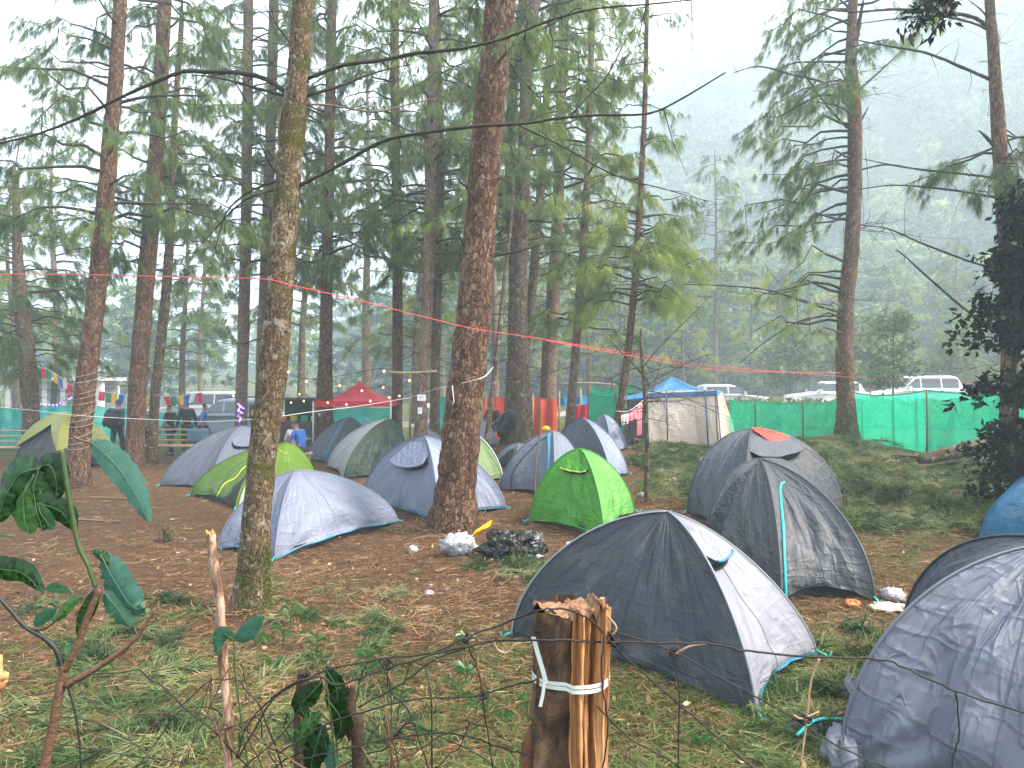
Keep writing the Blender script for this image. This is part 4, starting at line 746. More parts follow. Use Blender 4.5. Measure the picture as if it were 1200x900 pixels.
def cloth(label, name, pts, c, cat='cloth', group=None, crum=.4, wave=.05, thru=0):
    """four photo corners with distances: hanging cloth"""
    q = [np.array(at(x, y, d)) for x, y, d in pts]; V = []; n, k = 14, 10
    for u in np.linspace(0, 1, n):
        for v in np.linspace(0, 1, k):
            p = (q[0] * (1 - u) + q[1] * u) * (1 - v) + (q[3] * (1 - u) + q[2] * u) * v; p[1] += wave * math.sin(u * 14) * (.3 + v); V.append(p)
    o = mk(name, V, grid_faces(n, k), fab(c, crum, thru=thru), uv=[(p[0], p[2]) for p in V]); recentre(o, sum(q) / 4); return tag(o, label, cat, group)
cloth('red cloth screen hung behind the two dark pines', 'cloth_screen', [(566, 466, 24), (606, 466, 24), (606, 520, 24), (566, 520, 24)], (.68, .06, .04))
cloth('orange-red cloth screen on poles left of the pale trunk', 'cloth_screen', [(624, 466, 24), (653, 468, 24), (653, 512, 24), (624, 512, 24)], (.66, .09, .04))
cloth('bright crimson cloth hung to the left of the green net enclosure', 'cloth_screen', [(672, 476, 22), (688, 474, 22), (688, 494, 22), (672, 494, 22)], (.75, .02, .06))
cloth('blue tarpaulin strip stretched behind the slim pale pine', 'tarpaulin', [(648, 467, 26), (690, 464, 26), (690, 473, 26), (648, 476, 26)], (.03, .22, .5), 'tarpaulin')
for (x, y0, lb) in ((624, 462, 'thin bamboo pole at the left edge of the orange-red screen'), (655, 458, 'thin bamboo pole at the right edge of the orange-red screen'), (680, 455, 'thin bamboo pole behind the crimson cloth'), (569, 460, 'thin bamboo pole at the left edge of the red screen')):
    p = G(x, 520); o = MB().tube([at(x, 520, 23.9), at(x + .5, y0, 23.9)], .03, 6).build('bamboo_pole', BAMB); recentre(o, at(x, 520, 23.9)); tag(o, lb, 'pole', 'bamboo poles of the screens')
def rail(label, pts, d, r=.035):
    P = [at(x, y, d) for x, y in pts]; o = MB().tube(smoothpath(P, 12), r, 6).build('bamboo_rail', BAMB); recentre(o, P[0]); tag(o, label, 'pole', 'bamboo rails tied between trunks')
rail('bamboo rail tied across trunks at the right end of the red gazebo', [(455, 436), (480, 437), (512, 435)], 19.6); rail('bamboo rail above the cloth screens left of the green net', [(655, 450), (690, 449), (722, 451)], 23.6)
def pole(label, x, y0, y1, d, r=.03, m=None, name='pole'): o = MB().tube([at(x, y1, d), at(x + 1, y0, d)], r, 6).build(name, m or BAMB); recentre(o, at(x, y1, d)); tag(o, label, 'pole'); return o
pole('upright bamboo pole left of the paper notices', 480, 435, 525, 20.5, .035, name='bamboo_pole')
# red tape line across the camp
TAPE = plain('red_tape', (.72, .05, .07), .5, .1)
def cordline(label, pts, r, m, name='cord', cat='rope', n=60, group=None):
    S = smoothpath([at(*p) for p in pts], n); o = MB().tube(S, r, 5).build(name, m); recentre(o, S[0]); tag(o, label, cat, group); return o
cordline('red tape strung across the whole camp from trunk to trunk, dropping to the right', [(-40, 321, 9.5), (100, 322, 9), (230, 325, 8), (308, 327, 7.15), (345, 335, 7.15), (420, 352, 8), (500, 372, 9.2), (555, 385, 9.7), (640, 398, 11), (740, 414, 13), (850, 430, 16), (985, 441, 18.6), (1080, 447, 17), (1210, 445, 14)], .005, TAPE, 'red_tape', 'tape', 120)
cordline('second red tape twisted under the first on its right half', [(640, 399, 11), (745, 418, 13), (850, 434, 16), (985, 437, 18.6)], .006, TAPE, 'red_tape', 'tape')
cordline('white cord strung low along the left side past the walkers', [(-20, 476, 19), (30, 480, 17), (95, 487, 14.2), (165, 491, 16.2), (240, 494, 15), (310, 490, 7.2 + 6), (370, 482, 14), (420, 476, 16), (480, 466, 19)], .0055, M['white_cord'], 'white_cord')
cordline('white cord running up to the broadest trunk from the paper notices', [(480, 466, 19), (500, 459, 17), (530, 451, 12), (550, 447, 9.5), (568, 441, 9.45), (578, 430, 12)], .005, M['white_cord'], 'white_cord')
cordline('loose white cord end dangling from the broadest trunk', [(530, 452, 9.35), (531, 462, 9.32), (532, 470, 9.32), (530, 474, 9.32)], .006, M['white_cord'], 'white_cord', n=12)
# prayer flags
def flags():
    path = [(44, 429, 21), (62, 436, 21), (85, 452, 21), (115, 458, 21), (150, 463, 21), (180, 464, 21), (210, 464, 21), (240, 459, 21)]; S = smoothpath([at(*p) for p in path], 200)
    root = thing('flag_string', 'string of small coloured cloth flags hung between the left trunks', 'flags', S[0]); MB().tube(S[::4], .006, 4).build('string', M['white_cord'], root); cs = [(.62, .04, .10), (.02, .24, .12), (.70, .42, .06), (.04, .12, .45), (.62, .6, .66)]; g = np.random.default_rng(6)
    L = np.concatenate([[0], np.cumsum(np.linalg.norm(np.diff(S, axis=0), axis=1))]); q = .08; i = 0
    while q + .15 < L[-1]:
        a = np.array([np.interp(q, L, S[:, k]) for k in range(3)]); b = np.array([np.interp(q + .155, L, S[:, k]) for k in range(3)]); h = .25 + .05 * g.random(); sk = g.normal() * .03; V = []
        for u in np.linspace(0, 1, 5):
            for v in np.linspace(0, 1, 5): V.append(a * (1 - u) + b * u + np.array([sk * v, .03 * math.sin(u * 5 + i) * v, -h * v]))
        mk('flag', V, grid_faces(5, 5), fab(cs[i % 5], .2, thru=.35), root, uv=[(p[0], p[2]) for p in V]); q += .185; i += 1
flags()
# lamps on strings
def glow(name, c, s):
    m = bpy.data.materials.new(name); m.use_nodes = True; p = m.node_tree.nodes['Principled BSDF']; p.inputs['Base Color'].default_value = (*c, 1); p.inputs['Emission Color'].default_value = (*c, 1); p.inputs['Emission Strength'].default_value = s; return m
BULB = glow('bulb_glass', (1, .50, .18), 2.6); PURP = glow('purple_led', (.28, .12, 1), 2.2); SOCK = plain('lamp_socket', (.03, .03, .03), .5, .1)
def bulbs(label, pts, d, wire, name='string_lights', r=.03):
    root = thing(name, label, 'lights', at(*wire[0], d)); MB().tube(smoothpath([at(x, y, d) for x, y in wire], 40), .008, 4).build('wire', SOCK, root)
    for x, y in pts:
        c = np.array(at(x, y, d)); V, Fc = [], []; b = MB(); n = 8; prof = [(.0, -1), (.6, -.8), (1, -.2), (.85, .4), (.45, .9), (.3, 1.2)]
        for k, (rr, zz) in enumerate(prof):
            for j in range(n): V.append(c + np.array([rr * r * math.cos(j * 6.283 / n), rr * r * math.sin(j * 6.283 / n), zz * r]))
        Fc = [(k * n + j, k * n + (j + 1) % n, (k + 1) * n + (j + 1) % n, (k + 1) * n + j) for k in range(len(prof) - 1) for j in range(n)]; o = mk('bulb', V, Fc, BULB, root)
        MB().tube([c + np.array([0, 0, r]), c + np.array([0, 0, r * 2])], r * .4, 6).build('socket', SOCK, o)
bulbs('string of warm bulbs drooping in front of the red gazebo', [(398, 452), (424, 458), (449, 454), (384, 472), (406, 474), (434, 470), (456, 466), (468, 464)], 22.4, [(340, 440), (380, 452), (400, 450), (425, 455), (448, 452), (470, 436)])
bulbs('string of warm bulbs hung high between the trunks right of the gazebo', [(338, 436), (359, 447), (450, 435), (480, 446)], 19.2, [(325, 430), (359, 444), (400, 440), (450, 432), (480, 443), (500, 434)])
bulbs('pair of warm bulbs over the dark stall left of the gazebo', [(341, 472), (356, 470), (351, 462)], 25, [(335, 468), (350, 466), (362, 468)])
def purple(label, pts, d, r=.03):
    root = thing('purple_lights', label, 'lights', at(*pts[0], d)); g = np.random.default_rng(3); S = smoothpath([at(x, y, d) for x, y in pts], 60); MB().tube(S, .006, 4).build('wire', SOCK, root)
    for p in S[::4]: b = MB(); b.tube([p + g.normal(size=3) * .03 - [0, 0, r], p + [0, 0, r]], [r * .6, r], 6); b.build('lamp', PURP, root)
purple('purple light string curling above the teal net at the left', [(42, 470), (48, 474), (55, 474), (63, 475), (72, 473), (78, 468), (86, 466), (92, 466)], 27.4)
purple('purple light string wound on the grey pine behind the dome tent', [(279, 474), (283, 477), (279, 481), (283, 484), (279, 488), (283, 491), (280, 495)], 23.6, .022)
# notices
WHITE = plain('white_paper', (.74, .74, .76), .7, .06, 5); INK = plain('grey_ink', (.3, .32, .36), .8, .1)
def notice(label, x, y, w_, h_, d, ink=True):
    c = at(x, y, d); a, b = w_ / F * d / 2, h_ / F * d / 2; root = thing('paper_notice', label, 'notice', c, None); bd = MB().box(c, (2 * a, .02, 2 * b)); bd.build('sheet', WHITE, root, smooth=False)
    if ink:
        for k in range(3): MB().box((c.x - .01 * k, c.y - .013, c.z + b * (.5 - .42 * k)), (a * (1.5 - .25 * k), .004, b * .16)).build('line', INK, root, smooth=False)
notice('wide white paper notice with faint grey lines, pinned upper on the greyish pine', 494, 466, 10, 7, 19.3); notice('small upright white notice pinned lower on the greyish pine', 492, 481, 5, 7, 19.4); notice('narrow white slip at the right side of the greyish pine', 502, 475, 3.4, 5, 19.5, False)
def stake_paper():
    p = G(455, 548); root = thing('marker_stake', 'thin stake with a torn white paper in front of the dark green tent', 'stake', p); d = p.y - .3; MB().tube([at(456, 545, d), at(453, 505, d), at(451, 489, d)], .018, 6).build('stake', M['twig_pale'], root)
    V = [at(444, 507, d), at(452, 498, d - .02), at(457, 494, d - .02), at(457.5, 508, d)]; mk('paper', V + [v + Vector((0, .01, 0)) for v in V], [(0, 1, 2, 3), (7, 6, 5, 4)], WHITE, root, smooth=False)
stake_paper(); 
def paper_on_sapling(): d = G(367, 532).y - .08; V = [at(372, 485, d), at(378, 483, d - .02), at(382, 487, d), at(377, 491, d)]; o = mk('paper_scrap', V + [v + Vector((0, .006, 0)) for v in V], [(0, 1, 2, 3), (7, 6, 5, 4), (0, 4, 5, 1), (1, 5, 6, 2), (2, 6, 7, 3), (3, 7, 4, 0)], WHITE, smooth=False); recentre(o, V[0]); tag(o, 'white paper scrap tied on the thin sapling with rusty whorls', 'paper')
paper_on_sapling()
def round_sign():
    d = 24.4; c = at(299, 484, d); root = thing('round_sign', 'round yellow emblem on a dark board at the foot of the pale pine', 'sign', c); MB().box(c, (.36, .05, .55)).build('board', plain('dark_board', (.05, .05, .06), .6), root, smooth=False); y = c.y - .03; V = [(c.x, y, c.z)]; n = 24
    for rr, m, nm, off in ((.13, plain('emblem_yellow', (.6, .5, .06), .6), 'disc', 0), (.085, plain('emblem_dark', (.16, .15, .04), .6), 'mark', -.004)):
        V = [(c.x + rr * math.cos(k * 6.283 / n) * (1 if nm == 'disc' else (.75 + .25 * math.cos(3 * k * 6.283 / n))), y + off, c.z + rr * math.sin(k * 6.283 / n)) for k in range(n)]; W_ = [(a, b + .003, e) for a, b, e in V]; mk(nm, V + W_, [tuple(range(n)), tuple(range(2 * n - 1, n - 1, -1))] + [(k, k + n, (k + 1) % n + n, (k + 1) % n) for k in range(n)], m, root, smooth=False)
round_sign()
# dark stall left of the gazebo
def stall():
    d = 27.; c = at(348, 485, d); root = thing('food_stall', 'dark market stall under a low awning left of the red gazebo', 'stall', (c.x, d, gz(c.x, d))); x0, x1 = at(325, 0, d).x, at(378, 0, d).x; z0 = gz(c.x, d); zt = at(0, 468, d).z
    MB().box(((x0 + x1) / 2, d, z0 + .45), (x1 - x0, .6, .9)).build('counter', plain('dark_counter', (.05, .055, .05), .8), root, smooth=False); MB().box(((x0 + x1) / 2, d + .9, (z0 + zt) / 2), (x1 - x0, .05, zt - z0)).build('back_wall', plain('stall_green', (.015, .06, .04), .8), root, smooth=False)
    MB().box(((x0 + x1) / 2, d + .2, zt + .03), (x1 - x0 + .3, 1.8, .08)).build('awning', plain('awning_dark', (.06, .06, .065), .7), root, smooth=False)
    for x in (x0, x1): MB().tube([(x, d - .3, z0), (x, d - .3, zt)], .035, 6).build('post', POST, root)
    for k, cc in enumerate([(.6, .1, .05), (.6, .35, .03), (.05, .3, .1), (.55, .5, .5)]): bx = MB(); bx.box((x0 + .25 + .38 * k, d - .1, z0 + 1.0), (.2, .2, .2)); bx.build('goods_box', plain('goods%d' % k, cc, .6), root, smooth=False)
stall()
# laundry by the beige tent
cordline('thin clothes line from the young pine to the beige tent', [(722, 482, 16.2), (738, 481, 16.6), (756, 467, 17.6)], .006, M['white_cord'], 'clothes_line', 'rope', 16)
cloth('white towel hung at the left end of the clothes line', 'towel', [(728, 486, 16.3), (737, 484, 16.5), (737, 496, 16.5), (728, 498, 16.3)], (.75, .62, .62), 'laundry', 'laundry on the line'); cloth('pink cloth on the clothes line next to the white towel', 'towel', [(737, 484, 16.5), (746, 478, 16.9), (747, 490, 16.9), (736, 495, 16.5)], (.75, .22, .26), 'laundry', 'laundry on the line')
cloth('long pink shirt sleeve hanging at the right end of the clothes line', 'shirt', [(747, 475, 17), (753, 470, 17.3), (752, 509, 17.3), (746, 511, 17)], (.72, .3, .35), 'laundry', 'laundry on the line')
# people
SKIN = plain('skin', (.24, .13, .085), .55, .1); HAIRM = plain('hair', (.012, .01, .009), .5, .2)
def skinmesh(name, V, E, Rd, m, parent, root=0, sub=2):
    me = bpy.data.meshes.new(name); me.from_pydata([list(v) for v in V], E, []); o = bpy.data.objects.new(name, me); COL.objects.link(o); md = o.modifiers.new('s', 'SKIN'); md.use_smooth_shade = True
    if not me.skin_vertices: me.skin_vertices.new()
    for k, r in enumerate(Rd): s = me.skin_vertices[0].data[k]; s.radius = (r, r) if np.isscalar(r) else r; s.use_root = (k == root)
    sb = o.modifiers.new('d', 'SUBSURF'); sb.levels = sub; dg = bpy.context.evaluated_depsgraph_get(); ev = o.evaluated_get(dg); nm = bpy.data.meshes.new_from_object(ev); bpy.data.objects.remove(o)
    nm.name = name; nm.materials.clear(); nm.materials.append(m); nm.polygons.foreach_set('use_smooth', np.ones(len(nm.polygons), bool)); r = bpy.data.objects.new(name, nm); COL.objects.link(r); r.parent = parent; r['_w'] = parent['_w']; return r
def person(label, loc, yaw, h=1.7, pose='stand', top=(.02, .02, .025), legs=(.02, .025, .04), skin=None, group='people among the tents', swing=0.12, long_sleeve=True, lean=0.0):
    root = thing('person', label, 'person', loc, group); root.rotation_euler.z = yaw; k = h / 1.7; J = {}
    if pose == 'stand':
        pz = .92; J.update(pel=(0, 0, pz), spi=(0, .01, 1.12), che=(0, .03 + lean * .5, 1.32), nek=(0, .03 + lean, 1.46), hd0=(0, .05 + lean * 1.2, 1.54), hd1=(0, .06 + lean * 1.3, 1.64))
        for s, n in ((-1, 'L'), (1, 'R')): J.update({'hip' + n: (.09 * s, 0, .88), 'kne' + n: (.10 * s, .03 + swing * s * .6, .48), 'ank' + n: (.10 * s, -.03 + swing * s, .09), 'toe' + n: (.11 * s, .13 + swing * s, .04), 'sho' + n: (.17 * s, .02 + lean * .8, 1.39), 'elb' + n: (.24 * s, -.03 - swing * s * .5, 1.12), 'wri' + n: (.25 * s, .08 - swing * s, .88), 'pal' + n: (.25 * s, .10 - swing * s, .81)})
    else:
        pz = .50; J.update(pel=(0, 0, pz), spi=(0, .04, .70), che=(0, .12, .90), nek=(0, .17, 1.03), hd0=(0, .21, 1.10), hd1=(0, .24, 1.20))
        for s, n in ((-1, 'L'), (1, 'R')): J.update({'hip' + n: (.10 * s, .02, .47), 'kne' + n: (.14 * s, .42, .50), 'ank' + n: (.13 * s, .40, .09), 'toe' + n: (.13 * s, .56, .04), 'sho' + n: (.17 * s, .11, .97), 'elb' + n: (.25 * s, .22, .74), 'wri' + n: (.14 * s, .42, .62), 'pal' + n: (.11 * s, .48, .60)})
    names = list(J); ix = {n: i for i, n in enumerate(names)}; V = [np.array(J[n]) * k for n in names]
    rad = dict(pel=(.13, .10), spi=(.125, .095), che=(.15, .10), nek=.055, hd0=.075, hd1=.085, hip=.085, kne=.058, ank=.042, toe=.035, sho=.06, elb=.042, wri=.03, pal=(.04, .022)); Rr = [rad[n] if n in rad else rad[n[:3]] for n in names]; Rr = [tuple(c * k for c in r) if isinstance(r, tuple) else r * k for r in Rr]
    E = [('pel', 'spi'), ('spi', 'che'), ('che', 'nek'), ('nek', 'hd0'), ('hd0', 'hd1')]
    for n in 'LR': E += [('pel', 'hip' + n), ('hip' + n, 'kne' + n), ('kne' + n, 'ank' + n), ('ank' + n, 'toe' + n), ('che', 'sho' + n), ('sho' + n, 'elb' + n), ('elb' + n, 'wri' + n), ('wri' + n, 'pal' + n)]
    E2 = [(ix[a], ix[b]) for a, b in E]; ht = np.array(J['hd1']) * k
    def chain(src, pts, rs):
        prev = ix[src]
        for p, r in zip(pts, rs): V.append(np.array(p)); Rr.append(r); E2.append((prev, len(V) - 1)); prev = len(V) - 1
    chain('hd1', [ht + np.array([0, .085, -.03]) * k, ht + np.array([0, .105, -.045]) * k], [.022 * k, .012 * k])           # nose
    for s in (-1, 1): chain('hd1', [ht + np.array([.075 * s, -.01, -.03]) * k, ht + np.array([.094 * s, -.02, -.02]) * k], [.02 * k, .014 * k])    # ears
    chain('hd0', [ht + np.array([0, .07, -.115]) * k], [.035 * k])
    for s, n in ((-1, 'L'), (1, 'R')):
        p = np.array(J['pal' + n]) * k; w_ = np.array(J['wri' + n]) * k; d = (p - w_) / np.linalg.norm(p - w_); sd = np.array([0, 1, 0]) if abs(d[1]) < .8 else np.array([1, 0, 0])
        for q, (o_, l) in enumerate(((-.026, .058), (-.009, .072), (.009, .076), (.026, .066))): a = p + d * .03 * k + sd * o_ * k; chain('pal' + n, [a, a + d * l * .5 * k + np.array([-.006 * s, 0, 0]), a + d * l * k + np.array([-.022 * s, 0, 0]) * k], [.010 * k, .0085 * k, .007 * k])
        a = w_ + d * .02 * k; chain('wri' + n, [a + sd * .035 * k, a + sd * .05 * k + d * .035 * k], [.011 * k, .009 * k])
    skinmesh('body', V, E2, Rr, skin or SKIN, root, 0)
    # clothes: the same skeleton, a little fuller
    def cloth_(nm, keys, edges, grow, m):
        loc_ = {n: i for i, n in enumerate(keys)}; skinmesh(nm, [np.array(keys[n]) * k for n in keys], [(loc_[a], loc_[b]) for a, b in edges], [tuple((c + grow) * k for c in rad[n[:3]]) if isinstance(rad[n[:3]], tuple) else (rad[n[:3]] + grow) * k for n in keys], m, root)
    lerp = lambda a, b, t: tuple(np.array(J[a]) * (1 - t) + np.array(J[b]) * t); tk = {'pel': tuple(np.array(J['pel']) - np.array((0, 0, .08 if pose == 'stand' else .03))), 'spi': J['spi'], 'che': J['che']}
    te = [('pel', 'spi'), ('spi', 'che')]; tk['nek'] = lerp('che', 'nek', .75); te.append(('che', 'nek'))
    for n in 'LR': tk['sho' + n] = J['sho' + n]; tk['elb' + n] = J['elb' + n] if long_sleeve else lerp('sho' + n, 'elb' + n, .75); te += [('che', 'sho' + n), ('sho' + n, 'elb' + n)]
    if long_sleeve:
        for n in 'LR': tk['wri' + n] = lerp('elb' + n, 'wri' + n, .9); te.append(('elb' + n, 'wri' + n))
    cloth_('jacket' if long_sleeve else 'shirt', tk, te, .02, plain('garment', top, .8, .2)); lk = {'pel': J['pel']}; le = []
    for n in 'LR': lk.update({'hip' + n: J['hip' + n], 'kne' + n: J['kne' + n], 'ank' + n: J['ank' + n]}); le += [('pel', 'hip' + n), ('hip' + n, 'kne' + n), ('kne' + n, 'ank' + n)]
    cloth_('trousers', lk, le, .016, plain('garment', legs, .85, .2))
    for n in 'LR': a, t_ = np.array(J['ank' + n]) * k, np.array(J['toe' + n]) * k; skinmesh('shoe', [a + [0, -.04, -.04], (a + t_) / 2 - [0, 0, .02], t_ + [0, .03, 0]], [(0, 1), (1, 2)], [.05 * k, .05 * k, .04 * k], plain('shoe', (.03, .03, .03), .6), root)
    skinmesh('hair', [ht + np.array([0, -.03, -.03]) * k, ht + np.array([0, -.02, .04]) * k, ht + np.array([0, .03, .055]) * k], [(0, 1), (1, 2)], [.085 * k, .083 * k, .06 * k], HAIRM, root)
    for s in (-1, 1): mkb = MB(); c = np.array([.03 * s, .083, -.01]) * k + ht; mkb.tube([c - [0, .01, 0], c + [0, .004, 0]], [.012 * k, .008 * k], 8); e = mkb.build('eye', HAIRM); e.parent = root
    mo = MB().tube([np.array([-.025, .085, -.075]) * k + ht, np.array([0, .094, -.077]) * k + ht, np.array([.025, .085, -.075]) * k + ht], .005 * k, 5).build('mouth', plain('lips', (.2, .07, .06), .5)); mo.parent = root
    return root
def stand(px, feet, **k): p = G(px, feet); return (p.x, p.y, p.z)
person('tall person seen from behind in a dark navy jacket carrying a black rucksack', stand(137, 535), R(-8), 1.74, top=(.025, .035, .07), legs=(.012, .012, .016))
def rucksack():
    p = stand(137, 535); c = Vector((p[0] - .10, p[1] - .17, p[2] + 1.18)); root = thing('rucksack', 'bulky black rucksack on the back of the tall person', 'bag', c); g = np.random.default_rng(2); BK = plain('rucksack_cloth', (.012, .012, .015), .7, .3)
    bundle('bag_body', root, (c.x, c.y, c.z - .28), (.20, .12, .29), BK, 4, 14, .98, amp=.2); bundle('side_pocket', root, (c.x - .18, c.y, c.z - .25), (.07, .09, .14), BK, 5, 10, .95, amp=.12)
    for s in (-1, 1): MB().tube(smoothpath([(c.x + .1 * s, c.y + .05, c.z + .2), (c.x + .13 * s, c.y + .24, c.z + .24), (c.x + .14 * s, c.y + .34, c.z + .05), (c.x + .12 * s, c.y + .1, c.z - .2)], 14), .02, 5).build('strap', BK, root)
rucksack()
person('person in grey-green half hidden behind the straight dark red pine', stand(169, 535), R(20), 1.65, top=(.10, .14, .15), legs=(.03, .03, .035))
person('person in a black short-sleeved shirt walking left beyond the bench', stand(200, 534), R(75), 1.62, top=(.012, .012, .014), legs=(.02, .02, .025), long_sleeve=False)
person('stout person with bushy hair in a black top, between two walkers', stand(219, 533), R(35), 1.72, top=(.02, .018, .02), legs=(.03, .03, .03))
person('person in a bright blue shirt at the bonnet of the grey car', stand(238, 532), R(-60), 1.6, top=(.02, .13, .42), legs=(.02, .02, .03), long_sleeve=False)
person('seated person in a pale shirt with their back turned, left of the dark grey tent', stand(346, 548), R(15), 1.7, 'sit', top=(.48, .42, .42), legs=(.06, .06, .07))
person('seated person in a blue shirt facing the one in the pale shirt', (at(354, 520, 20).x, 20, gz(at(354, 520, 20).x, 20)), R(70), 1.7, 'sit', top=(.02, .12, .45), legs=(.03, .03, .04), long_sleeve=False)
person('person in dark clothes sitting by the red cloth screen', (at(579, 520, 22.5).x, 22.5, gz(at(579, 520, 22.5).x, 22.5)), R(160), 1.65, 'sit', top=(.06, .03, .05), legs=(.03, .03, .04))
# benches
def bench(label, px, feet, w_, yaw, hgt=.55, group=None, back=True):
    p = G(px, feet); root = thing('bamboo_bench', label, 'bench', p, group); root.rotation_euler.z = yaw; k = BAMB
    o = []
    for i in range(4): o.append(MB().tube([(-w_ / 2, -.16 + .1 * i, hgt), (w_ / 2, -.16 + .1 * i, hgt)], .035, 6).build('seat_slat', k))
    for x in (-w_ / 2 + .08, w_ / 2 - .08):
        for y in (-.16, .16): o.append(MB().tube([(x, y, -.05), (x, y, hgt if y < 0 or not back else hgt + .45)], .04, 6).build('leg', POST))
    if back:
        for z in (.15, .3, .45): o.append(MB().tube([(-w_ / 2, .19, hgt + z), (w_ / 2, .19, hgt + z)], .03, 6).build('back_rail', k))
    for c in o: c.parent = root
bench('bamboo slat bench with a back behind the dark blue-grey dome tent', 206, 543, 1.7, R(6), .5); bench('bamboo bench at the left edge beside the black tent under the olive flysheet', 4, 543, 1.8, R(4), .45)
bench('low bamboo bench under the seated person in the pale shirt', 346, 548, .9, R(15), .38, back=False); bench('low bamboo bench under the seated person in the blue shirt', 354, 528, .8, R(70), .38, back=False); bench('low bamboo seat by the red cloth screen', 579, 518, .8, R(160), .38, back=False)
def jeans():
    p = G(206, 543); V = []
    for u in np.linspace(0, 1, 12):
        for v in np.linspace(0, 1, 12):
            s = (v - .4) * .9; V.append((p.x + .28 + .6 * u, p.y + (.19 - .06 if s < 0 else .19 + .05) - .02 + .03 * math.sin(u * 8), p.z + 1.02 - abs(s) * (1 + .1 * math.sin(u * 5))))
    o = mk('blue_trousers', V, grid_faces(12, 12), fab((.08, .16, .22), .5), uv=[(a, c) for a, b, c in V]); recentre(o, (p.x + .5, p.y + .19, p.z + 1)); tag(o, 'faded blue trousers thrown over the back of the bamboo bench', 'laundry')
jeans()
